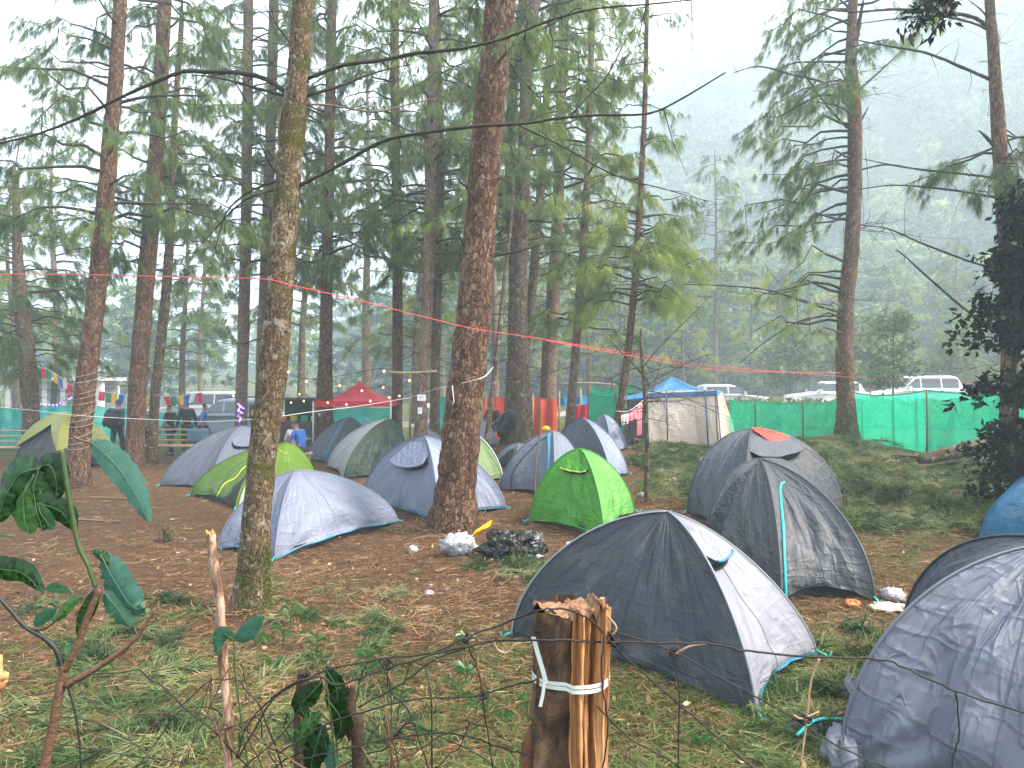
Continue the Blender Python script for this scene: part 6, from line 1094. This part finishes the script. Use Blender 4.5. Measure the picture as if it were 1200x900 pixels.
# knotted wire fence
WIRE = plain('rusty_wire', (.014, .009, .007), .75, .4, 40, .3); WIRE2 = plain('straw_twine', (.30, .2, .11), .8, .3, 40)
def fence():
    root = thing('wire_fence', 'sagging rusty knotted wire fence strung across the foreground on the split log post', 'fence', (0, dP, gz(0, dP))); g = np.random.default_rng(5)
    runs = [([(338, 806), (360, 795), (387, 784), (454, 771), (509, 764), (547, 747), (593, 730), (630, 716), (648, 713), (667, 715), (692, 727), (727, 765), (759, 793), (795, 825), (830, 854), (880, 898), (900, 915)], 1.5), ([(278, 890), (300, 852), (330, 809), (373, 793), (396, 802), (460, 781), (520, 764), (550, 757), (581, 751), (622, 751), (668, 750), (722, 753), (827, 754), (880, 763), (960, 770), (1033, 773), (1060, 783), (1120, 810), (1200, 835), (1260, 850)], 1.6),
        ([(420, 829), (469, 802), (509, 774), (550, 757)], 1.3), ([(330, 880), (380, 850), (420, 836), (474, 822), (503, 818), (555, 816), (590, 806), (630, 796)], 1.3), ([(340, 893), (394, 880), (451, 867), (503, 860), (544, 862), (590, 877), (625, 887)], 1.3), ([(694, 726), (716, 738), (788, 763), (845, 795), (902, 825), (980, 873), (1045, 903)], 1.4), ([(700, 828), (738, 865), (788, 893), (800, 905)], 1.3),
        ([(789, 764), (796, 811), (795, 860), (795, 905)], 1.2), ([(545, 747), (561, 790), (567, 831), (578, 905)], 1.2), ([(454, 779), (457, 808), (480, 836), (503, 905)], 1.2), ([(1120, 810), (1124, 860), (1113, 905)], 1.2), ([(69, 839), (116, 848), (156, 871), (180, 890)], .8), ([(50, 868), (116, 880), (159, 886), (230, 895)], .8), ([(277, 889), (289, 851), (318, 819), (338, 806)], 1.6), ([(285, 900), (320, 870), (345, 842), (362, 800)], 1.0), ([(708, 744), (705, 790), (712, 850), (706, 905)], 1.3)]
    offs = g.normal(size=len(runs)) * .012
    for k, (pth, w_) in enumerate(runs): S = smoothpath([at(x, y, dP - .075 + offs[k] if 610 < x < 715 else dP - .03 + offs[k]) for x, y in pth], max(14, 6 * len(pth))); S += g.normal(size=S.shape) * .0008; MB().tube(S, w_ * .00125, 6).build('wire', WIRE, root)
    for (x, y) in ((568, 815), (791, 765), (715, 745), (944, 843), (720, 752), (547, 748), (455, 779)):
        c = np.array(at(x, y, dP - .035)); 
        for q in range(3): ax = g.normal(size=3); ax /= np.linalg.norm(ax); u = np.cross(ax, [0, 0, 1]); u /= np.linalg.norm(u); v_ = np.cross(ax, u); rr = .006 + .006 * g.random(); MB().tube([c + rr * (u * math.cos(a) + v_ * math.sin(a)) for a in np.linspace(0, 6.8, 18)], .0018, 5).build('knot', WIRE, root)
    for pth in ([(622, 752), (605, 755), (594, 765), (584, 762), (577, 750)], [(827, 754), (810, 757), (797, 763), (790, 768)], [(960, 772), (950, 800), (945, 845), (938, 897)], [(717, 745), (722, 735), (712, 722)], [(930, 838), (940, 842), (960, 834)]): MB().tube(smoothpath([at(x, y, dP - .04) for x, y in pth], 18), .0022, 5).build('twine', WIRE2, root)
fence()
def vines():
    root = thing('dry_vines', 'tangle of thin dry vines arching over the short stubs in the foreground', 'vines', (at(370, 0, 1.5).x, 1.5, gz(at(370, 0, 1.5).x, 1.5))); g = np.random.default_rng(61)
    for q in range(26):
        x0 = g.uniform(270, 520); x1 = x0 + g.normal() * 120; yt = g.uniform(770, 860); P = [at(x0, 905, 1.35 + .25 * g.random()), at(x0 * .7 + x1 * .3 + g.normal() * 14, yt + 25, 1.4 + .2 * g.random()), at((x0 + x1) / 2 + g.normal() * 14, yt, 1.4 + .2 * g.random()), at(x1, yt + g.uniform(20, 110), 1.4 + .2 * g.random())]
        S = smoothpath(P, 24); S[:, 2] += .004 * np.sin(np.arange(24) * 1.3 + q); MB().tube(S, [.0019, .0009], 5).build('vine', [DVINE, RVINE][q % 2], root)
DVINE = plain('dark_vine', (.02, .013, .009), .9, .4, 30); RVINE = plain('rusty_vine', (.12, .06, .03), .9, .4, 30)
vines()
# leafy shoots in the left foreground
LEAFB = NT('glossy_leaf'); v = LEAFB.coord('UV'); vein = LEAFB.noise(LEAFB.map(v, (3, 14, 1)), 2.0, 4, .6); at_ = LEAFB.n('Attribute', attribute_name='tint'); c_ = LEAFB.ramp(at_.outputs['Fac'], [(0, (.006, .022, .005)), (.25, (.022, .085, .016)), (.55, (.085, .2, .045)), (.75, (.04, .13, .085)), (1, (.055, .155, .125))]); LEAFB.l(LEAFB.mix(vein, sc3((1, 1, 1), .0) if False else (.8, .8, .8), (1, 1, 1)), LEAFB.n('Mix').inputs[0]) if False else None
LEAFB.l(LEAFB.mix(1.0, c_, LEAFB.ramp(vein, [(.35, (.72, .72, .72)), (.7, (1, 1, 1))]), 'MULTIPLY'), LEAFB.p.inputs['Base Color']); LEAFB.p.inputs['Roughness'].default_value = .26; LEAFB.bump(vein, .25, .004)
tr = LEAFB.n('BsdfTranslucent'); LEAFB.l(c_, tr.inputs[0]); ms = LEAFB.n('MixShader'); ms.inputs[0].default_value = .38; LEAFB.l(LEAFB.p.outputs[0], ms.inputs[1]); LEAFB.l(tr.outputs[0], ms.inputs[2]); LEAFB.l(ms.outputs[0], LEAFB.out.inputs[0])
LEAFRIB = plain('leaf_rib', (.05, .11, .05), .5, .2)
def leaf(root, axis, width, tint, d=1.15, tooth=.0, fold=.25, dz=None, seed=0):
    """a broad leaf along a midrib traced in photo pixels; width in pixels"""
    g = np.random.default_rng(seed + int(axis[0][0] + 900)); S = smoothpath([at(x, y, d + (dz or 0) * i / (len(axis) - 1)) for i, (x, y) in enumerate(axis)], 22); T = np.gradient(S, axis=0); T /= np.linalg.norm(T, axis=1)[:, None]; view = np.array([0, 1, .15]); V = []; uv = []; w_ = width / F * d / 2; tl = g.normal() * .35
    for i in range(22):
        t = i / 21; s = np.cross(T[i], view); s /= np.linalg.norm(s); nn = np.cross(s, T[i]); s = s * math.cos(tl) + nn * math.sin(tl); ww = w_ * (math.sin(math.pi * min(1, t * .96 + .02)) ** .65) * (1 - .25 * t) * (1 + tooth * math.sin(i * 2.4))
        for k, e in enumerate((-1, -.5, 0, .5, 1)): V.append(S[i] + s * ww * e + nn * (fold * w_ * abs(e) ** 1.3 + .035 * w_ * math.sin(i * .8 + e * 3))); uv.append((e * .5, t * 1.2))
    o = mk('leaf', V, grid_faces(22, 5), LEAFB.m, root, uv=uv, tint=np.clip(tint + .10 * g.normal(size=84), 0, 1))
    if width > 15: MB().tube(np.array([V[i * 5 + 2] for i in range(22)]) - [0, .0012, 0], [w_ * .035, w_ * .012], 5).build('midrib', LEAFRIB, root)
    return o
def stem(root, pts, w0, w1, m, d=1.15, name='stem', dd=0.0): S = smoothpath([at(x, y, d + dd * i / max(1, len(pts) - 1)) for i, (x, y) in enumerate(pts)], 7 * len(pts)); MB().tube(S, [w0 / F * d / 2, w1 / F * d / 2], 8, .06).build(name, m, root)
GST = plain('green_stem', (.03, .055, .012), .6, .3, 20); DST = plain('dark_stem', (.010, .010, .008), .6, .4, 20); BST = plain('brown_stem', (.12, .055, .03), .8, .35, 25, .5)
def shrub():
    d = 1.15; x = at(52, 0, d).x; root = thing('leafy_shrub', 'young shrub with big glossy torn leaves at the lower left, close to the camera', 'shrub', (x, d, gz(x, d)))
    stem(root, [(40, 990), (52, 900), (62, 850), (72, 800), (76, 780)], 12, 10, BST); stem(root, [(76, 785), (90, 758), (103, 722), (117, 690)], 9, 7, BST); stem(root, [(77, 803), (110, 785), (150, 757), (168, 735), (181, 714)], 8, 3, BST)
    stem(root, [(74, 782), (66, 762), (52, 748), (30, 735), (12, 715), (-10, 690)], 7, 4, DST); stem(root, [(112, 688), (104, 665), (92, 638), (84, 600), (78, 565), (72, 527)], 5, 6.5, GST); stem(root, [(78, 800), (88, 835), (93, 870), (95, 900)], 3, 2, DST)
    leaf(root, [(106, 518), (122, 530), (142, 552), (160, 580), (174, 612)], 36, .95, tooth=.10, fold=.15); stem(root, [(86, 512), (95, 516), (108, 519)], 3, 3, BST)
    leaf(root, [(46, 548), (40, 575), (44, 600), (50, 622)], 44, .22, fold=.3, seed=1); leaf(root, [(48, 548), (24, 556), (8, 580), (-4, 612)], 50, .15, fold=.3, seed=2); leaf(root, [(44, 548), (58, 545), (66, 560), (66, 585)], 34, .1, fold=.2, seed=3); leaf(root, [(40, 556), (28, 585), (30, 610), (34, 626)], 50, .5, fold=.2, seed=4)
    leaf(root, [(46, 590), (66, 596), (78, 606), (86, 622)], 32, .12, fold=.2, seed=5); leaf(root, [(44, 590), (50, 604), (58, 614), (64, 618)], 28, .6, fold=.15, seed=6); leaf(root, [(-30, 655), (0, 666), (28, 672), (49, 694)], 32, .12, fold=.2, seed=7); leaf(root, [(-10, 628), (12, 630), (36, 641)], 12, .75, fold=.1, seed=8)
    leaf(root, [(112, 690), (104, 710), (96, 728), (90, 750)], 20, .12, fold=.35, seed=9); leaf(root, [(118, 650), (128, 668), (140, 690), (158, 712), (168, 712)], 40, .9, tooth=.2, fold=.3, seed=10); leaf(root, [(122, 694), (132, 705), (145, 722), (152, 735)], 34, .8, tooth=.15, fold=.3, seed=11); leaf(root, [(108, 646), (120, 652), (128, 662)], 14, .15, fold=.2, seed=12)
    leaf(root, [(54, 692), (66, 690), (85, 695)], 18, .7, tooth=.15, seed=13); leaf(root, [(40, 735), (52, 722), (64, 713)], 20, .7, tooth=.1, seed=14); leaf(root, [(72, 768), (78, 765), (86, 776)], 18, .6, seed=15); leaf(root, [(96, 700), (84, 706), (70, 722), (60, 728)], 14, .45, seed=16); stem(root, [(30, 735), (50, 738), (75, 720)], 3, 1.5, DST)
shrub()
def shoot(label, st, lv, d, name='seedling'):
    x = at(st[0][0], 0, d).x; root = thing(name, label, 'plant', (x, d, gz(x, d))); stem(root, st, 3, 2, GST, d)
    for k, (ax, w_, t_) in enumerate(lv): leaf(root, ax, w_, t_, d, fold=.2, seed=30 + k, tooth=.08)
shoot('pair of blue-green leaves on a thin shoot beside the slim peeled stake', [(300, 960), (285, 860), (276, 790), (274, 752)], [([(276, 752), (286, 745), (298, 732), (308, 722)], 24, .85), ([(274, 750), (262, 742), (256, 750), (254, 768)], 20, .75), ([(266, 740), (275, 748), (284, 750)], 8, .3)], 1.4)
shoot('clump of dark drooping leaves hung on the short stub', [(398, 960), (392, 880), (385, 820), (380, 788)], [([(380, 782), (392, 800), (396, 820), (392, 838)], 26, .06), ([(380, 815), (396, 835), (400, 850), (394, 868)], 32, .03), ([(376, 800), (362, 815), (352, 828), (360, 842)], 30, .02), ([(378, 850), (372, 870), (366, 890), (362, 915)], 36, .02), ([(379, 862), (384, 880), (390, 900), (392, 920)], 20, 1.0), ([(376, 835), (362, 850), (350, 868), (355, 880)], 22, .25)], 1.42)
g = np.random.default_rng(12)
for i, (px, py) in enumerate([(545, 800), (536, 830), (556, 845), (470, 836), (430, 795), (590, 850), (620, 842), (500, 870), (700, 880), (820, 880), (330, 760), (340, 735), (320, 790), (300, 760), (370, 770), (545, 770)]):
    p = G(px, py); root = thing('seedling', 'small light green seedling growing in the foreground grass', 'plant', p, 'seedlings in the foreground grass'); d = p.y; h = g.uniform(14, 34)
    stem(root, [(px, py), (px + g.normal() * 2, py - h * .6), (px + g.normal() * 4, py - h)], 2, 1, GST, d)
    for k in range(6): t = .35 + .11 * k; s = -1 if k % 2 else 1; bx, by = px, py - h * t; l = g.uniform(9, 20); leaf(root, [(bx, by), (bx + s * l * .5, by - l * .35), (bx + s * l, by - l * .1 + g.normal() * 3)], g.uniform(3, 6), .4 + .2 * g.random(), d, fold=.1, seed=k)
# ------------------------------------------------------------------ ground cover: needles, grass, cut boughs, twigs
def wedge(n, r0, r1, g, power=1.0, half=37):
    r = r0 * (r1 / r0) ** (g.random(n) ** power); a = np.radians(g.uniform(-half, half, n)); return r * np.sin(a), r * np.cos(a)
def soft(x, y, s, k): return np.sin(x * s + k) * np.sin(y * s * 1.1 + 2 * k) + .5 * np.sin(x * s * 2.3 + 3 * k) * np.sin(y * s * 2.1 + k)
def greenness(x, y):
    t = x / y; gr = np.clip((7.4 - y) * .28, 0, 1) + np.clip((t - .17) * 2.2, 0, .6) * np.clip((y - 6.0) * .4, 0, 1) + .22 * soft(x, y, 1.1, .6) + .12 * soft(x, y, 3.3, 1.9); return np.clip(gr, 0, 1)
def needles(name, n, r0, r1, g, L, W, k, tintf, mat, lift=.012, tilt=.10, power=1.0, keep=None, label='', xy=None):
    x, y = xy if xy is not None else wedge(n, r0, r1, g, power)
    if keep is not None: m = keep(x, y, g); x, y = x[m], y[m]
    n = len(x); th = g.random(n) * 6.283; th = np.repeat(th, k) + g.normal(size=n * k) * .45; X = np.repeat(x, k) + g.normal(size=n * k) * L * .35; Y = np.repeat(y, k) + g.normal(size=n * k) * L * .35; l = L * (.5 + .8 * g.random(n * k)); Z = ground(X, Y) + lift * g.random(n * k) + .004
    dz = tilt * g.normal(size=n * k); d = np.stack([np.cos(th), np.sin(th), dz], 1); p = np.stack([X, Y, Z], 1); s = np.stack([-np.sin(th), np.cos(th), g.normal(size=n * k) * .4], 1) * W
    bend = np.stack([-np.sin(th), np.cos(th), np.zeros(n * k)], 1) * (g.normal(size=n * k) * .18 * l)[:, None]; e = p + d * l[:, None]; e[:, 2] = np.maximum(e[:, 2], ground(e[:, 0], e[:, 1]) + .003); mid = p + d * l[:, None] * .5 + bend; mid[:, 2] += .006
    V = np.stack([p - s, p + s, mid + s * .8, mid - s * .8, e], 1).reshape(-1, 3); b = np.arange(n * k) * 5; Fc = np.concatenate([np.stack([b, b + 1, b + 2], 1), np.stack([b, b + 2, b + 3], 1), np.stack([b + 3, b + 2, b + 4], 1)]).astype(np.int32)
    T = np.clip(tintf(X, Y, g), 0, 1); o = mk(name, V, Fc, M[mat], tint=np.concatenate([T] * 3), smooth=False); tag(o, label, name.replace('_', ' '), kind='stuff'); return o
M['straw'] = leafmat('straw', [(0, (.024, .012, .007)), (.25, (.095, .047, .024)), (.5, (.2, .105, .052)), (.75, (.36, .23, .12)), (1, (.55, .42, .26))], .8, .1, .2)
M['grassn'] = leafmat('grassn', [(0, (.02, .042, .010)), (.35, (.055, .10, .025)), (.65, (.115, .15, .04)), (.85, (.21, .20, .07)), (1, (.33, .27, .13))], .7, .25, .25)
g = np.random.default_rng(31)
needles('pine_straw', 15000, 3.2, 24, g, .14, .0022, 9, lambda x, y, g: .42 + .22 * g.normal(size=len(x)) + .12 * soft(x, y, 2.1, .3), 'straw', .02, label='brown fallen pine needles strewn over the bare camp floor')
needles('green_needles', 15000, 3.2, 24, g, .16, .0024, 9, lambda x, y, g: .5 + .2 * g.normal(size=len(x)) + .2 * soft(x, y, 1.7, .9), 'grassn', .03, .14, keep=lambda x, y, g: g.random(len(x)) < greenness(x, y) ** 1.2, label='green and yellowing pine needles lying thick near the bank and on the right')
bx, by = [], []
for (x_, d_, r_) in BASES:
    if d_ > 20: continue
    m_ = 90; a_ = g.random(m_) * 6.283; q_ = r_ * 1.35 + .5 * g.random(m_) ** 1.6; bx.append(x_ + q_ * np.sin(a_)); by.append(d_ + q_ * np.cos(a_))
needles('trunk_litter', 1, 3, 20, g, .15, .0024, 9, lambda x, y, g: .4 + .22 * g.normal(size=len(x)), 'straw', .09, .3, xy=(np.concatenate(bx), np.concatenate(by)), label='rusty needles banked up round the feet of the pines')
def grass(n, r0, r1, g, L, W, k, keep, name, label, droop=.4):
    x, y = wedge(n, r0, r1, g, .9); m = keep(x, y, g); x, y = x[m], y[m]; P = np.stack([x, y, ground(x, y)], 1); n = len(x); D = np.stack([g.normal(size=n) * .7, g.normal(size=n) * .7, np.ones(n)], 1); D /= np.linalg.norm(D, axis=1)[:, None]
    d = np.repeat(D, k, 0) + .55 * g.normal(size=(n * k, 3)); d[:, 2] = np.abs(d[:, 2]) + .1; d /= np.linalg.norm(d, axis=1)[:, None]; p = np.repeat(P, k, 0) + np.stack([g.normal(size=n * k) * .03, g.normal(size=n * k) * .03, np.zeros(n * k)], 1); s = np.cross(d, g.normal(size=(n * k, 3))); s /= np.linalg.norm(s, axis=1)[:, None]; l = L * (.4 + .8 * g.random((n * k, 1)))
    mid = p + d * l * .55; e = mid + (d + np.array([0, 0, -1.3 * droop])) * l * .5; e[:, 2] = np.maximum(e[:, 2], ground(e[:, 0], e[:, 1]) + .005); V = np.stack([p - s * W, p + s * W, mid + s * W * .8, mid - s * W * .8, e], 1).reshape(-1, 3); b = np.arange(n * k) * 5
    Fc = np.concatenate([np.stack([b, b + 1, b + 2], 1), np.stack([b, b + 2, b + 3], 1), np.stack([b + 3, b + 2, b + 4], 1)]).astype(np.int32); T = np.clip(np.repeat(.45 + .25 * g.normal(size=n), k) + .12 * g.normal(size=n * k), 0, 1); o = mk(name, V, Fc, M['grassn'], tint=np.concatenate([T] * 3), smooth=False); tag(o, label, 'grass', kind='stuff')
grass(4200, 3.2, 9, g, .14, .0022, 9, lambda x, y, g: g.random(len(x)) < .6 * greenness(x, y) ** 1.5 * np.where(x < 0, 1, .75), 'grass', 'short yellow-green grass tufts on the near bank and around the stumps')
# cut green boughs heaped on the right
def brush():
    g = np.random.default_rng(91); PP, DD, TT = [], [], []; wood = MB()
    zones = [((760, 850), (530, 590), 60), ((960, 1170), (522, 590), 120), ((985, 1200), (560, 625), 90), ((740, 830), (505, 545), 46), ((860, 990), (515, 540), 40), ((300, 470), (690, 900), 22), ((560, 660), (655, 690), 8), ((880, 1030), (740, 900), 26), ((20, 250), (700, 900), 34)]
    for (xr, yr, n) in zones:
        for q in range(n):
            px, py = g.uniform(*xr), g.uniform(*yr); p = np.array(G(px, py)); a = g.random() * 6.28; l = g.uniform(.3, .9) * (1 if py < 650 else .45); d = np.array([math.cos(a), math.sin(a), 0]); hi = g.random() * (.24 if 960 < px < 1060 and py < 600 else .12) * (1 if py < 650 else .3); s = np.linspace(0, 1, 10)[:, None]
            pth = p + d * (s - .5) * l + np.array([0, 0, 1]) * (hi * np.sin(np.pi * np.clip(s * .8 + .2, 0, 1)) + .02); wood.tube(pth[::3], [.008, .003], 4, cap=False); t = g.random()
            PP.append(np.repeat(pth, 3, 0) + g.normal(size=(30, 3)) * [.05, .05, .02]); DD.append(np.tile(d, (30, 1)) + g.normal(size=(30, 3)) * [.7, .7, .3]); TT.append(np.clip(t * .9 + .14 * g.normal(size=30) + .03, 0, 1))
    P, D, T = np.vstack(PP), np.vstack(DD), np.concatenate(TT); P[:, 2] = np.maximum(P[:, 2], ground(P[:, 0], P[:, 1]) + .01); V, Fc, T = blades(P, D, 9, .19, .0046, g, .45, .25, T); V[:, 2] = np.maximum(V[:, 2], ground(V[:, 0], V[:, 1]) + .004); o = mk('cut_boughs', V, Fc, M['brush'], tint=T, smooth=False); tag(o, 'cut green pine boughs heaped on the ground on the right and by the tents', 'cut boughs', kind='stuff')
    o = wood.build('bough_twigs', M['twig']); tag(o, 'thin stems of the cut pine boughs on the ground', 'twigs', kind='stuff')
M['brush'] = leafmat('brush', [(0, (.02, .04, .016)), (.35, (.05, .095, .032)), (.65, (.11, .16, .055)), (.88, (.2, .21, .09)), (1, (.30, .25, .13))], .7, .25)
brush()
def twigs_leaves():
    g = np.random.default_rng(17); b = MB(); x, y = wedge(520, 3.4, 20, g)
    for i in range(len(x)):
        a = g.random() * 6.28; l = g.uniform(.08, .45); d = np.array([math.cos(a), math.sin(a)]); P = [(x[i] + d[0] * l * s, y[i] + d[1] * l * s, gz(x[i] + d[0] * l * s, y[i] + d[1] * l * s) + .012) for s in (0, .5, 1)]; b.tube(P, [.005 + .004 * g.random(), .002], 4, cap=False)
    o = b.build('twigs', M['twig_pale']); tag(o, 'small broken twigs scattered over the camp floor', 'twigs', kind='stuff')
    x, y = wedge(1500, 3.2, 14, g); P = np.stack([x, y, ground(x, y) + .015], 1); V, Fc, T = leaves(P, np.stack([g.normal(size=len(x)), g.normal(size=len(x)), .25 * g.random(len(x)) + .2], 1), 1, .06, .016, g, g.random(len(x))); V[:, 2] = np.maximum(V[:, 2], ground(V[:, 0], V[:, 1]) + .006); o = mk('dead_leaves', V, Fc, M['deadleaf'], tint=T, smooth=False); tag(o, 'curled brown and tan dead leaves scattered on the ground', 'dead leaves', kind='stuff')
M['deadleaf'] = leafmat('deadleaf', [(0, (.06, .03, .02)), (.5, (.2, .09, .05)), (.8, (.36, .22, .13)), (1, (.5, .4, .28))], .7, .15)
twigs_leaves()
# weeds along the road behind the right-hand net
def weeds():
    g = np.random.default_rng(23); n = 2600; px = g.uniform(845, 1200, n); y = g.uniform(22, 35, n); x = (px - 600) / F * y; P = np.stack([x, y, ground(x, y) + .12 + .42 * g.random(n) * sstep((y - 22) / 8)], 1); V, Fc, T = leaves(P, g.normal(size=P.shape) + [0, 0, .8], 5, .22, .05, g, np.clip(.35 + .3 * g.normal(size=n), 0, 1)); o = mk('roadside_weeds', V, Fc, M['leaf_pale'], tint=T, smooth=False); tag(o, 'yellow-green weeds growing between the right-hand net and the cars', 'weeds', kind='stuff')
weeds()
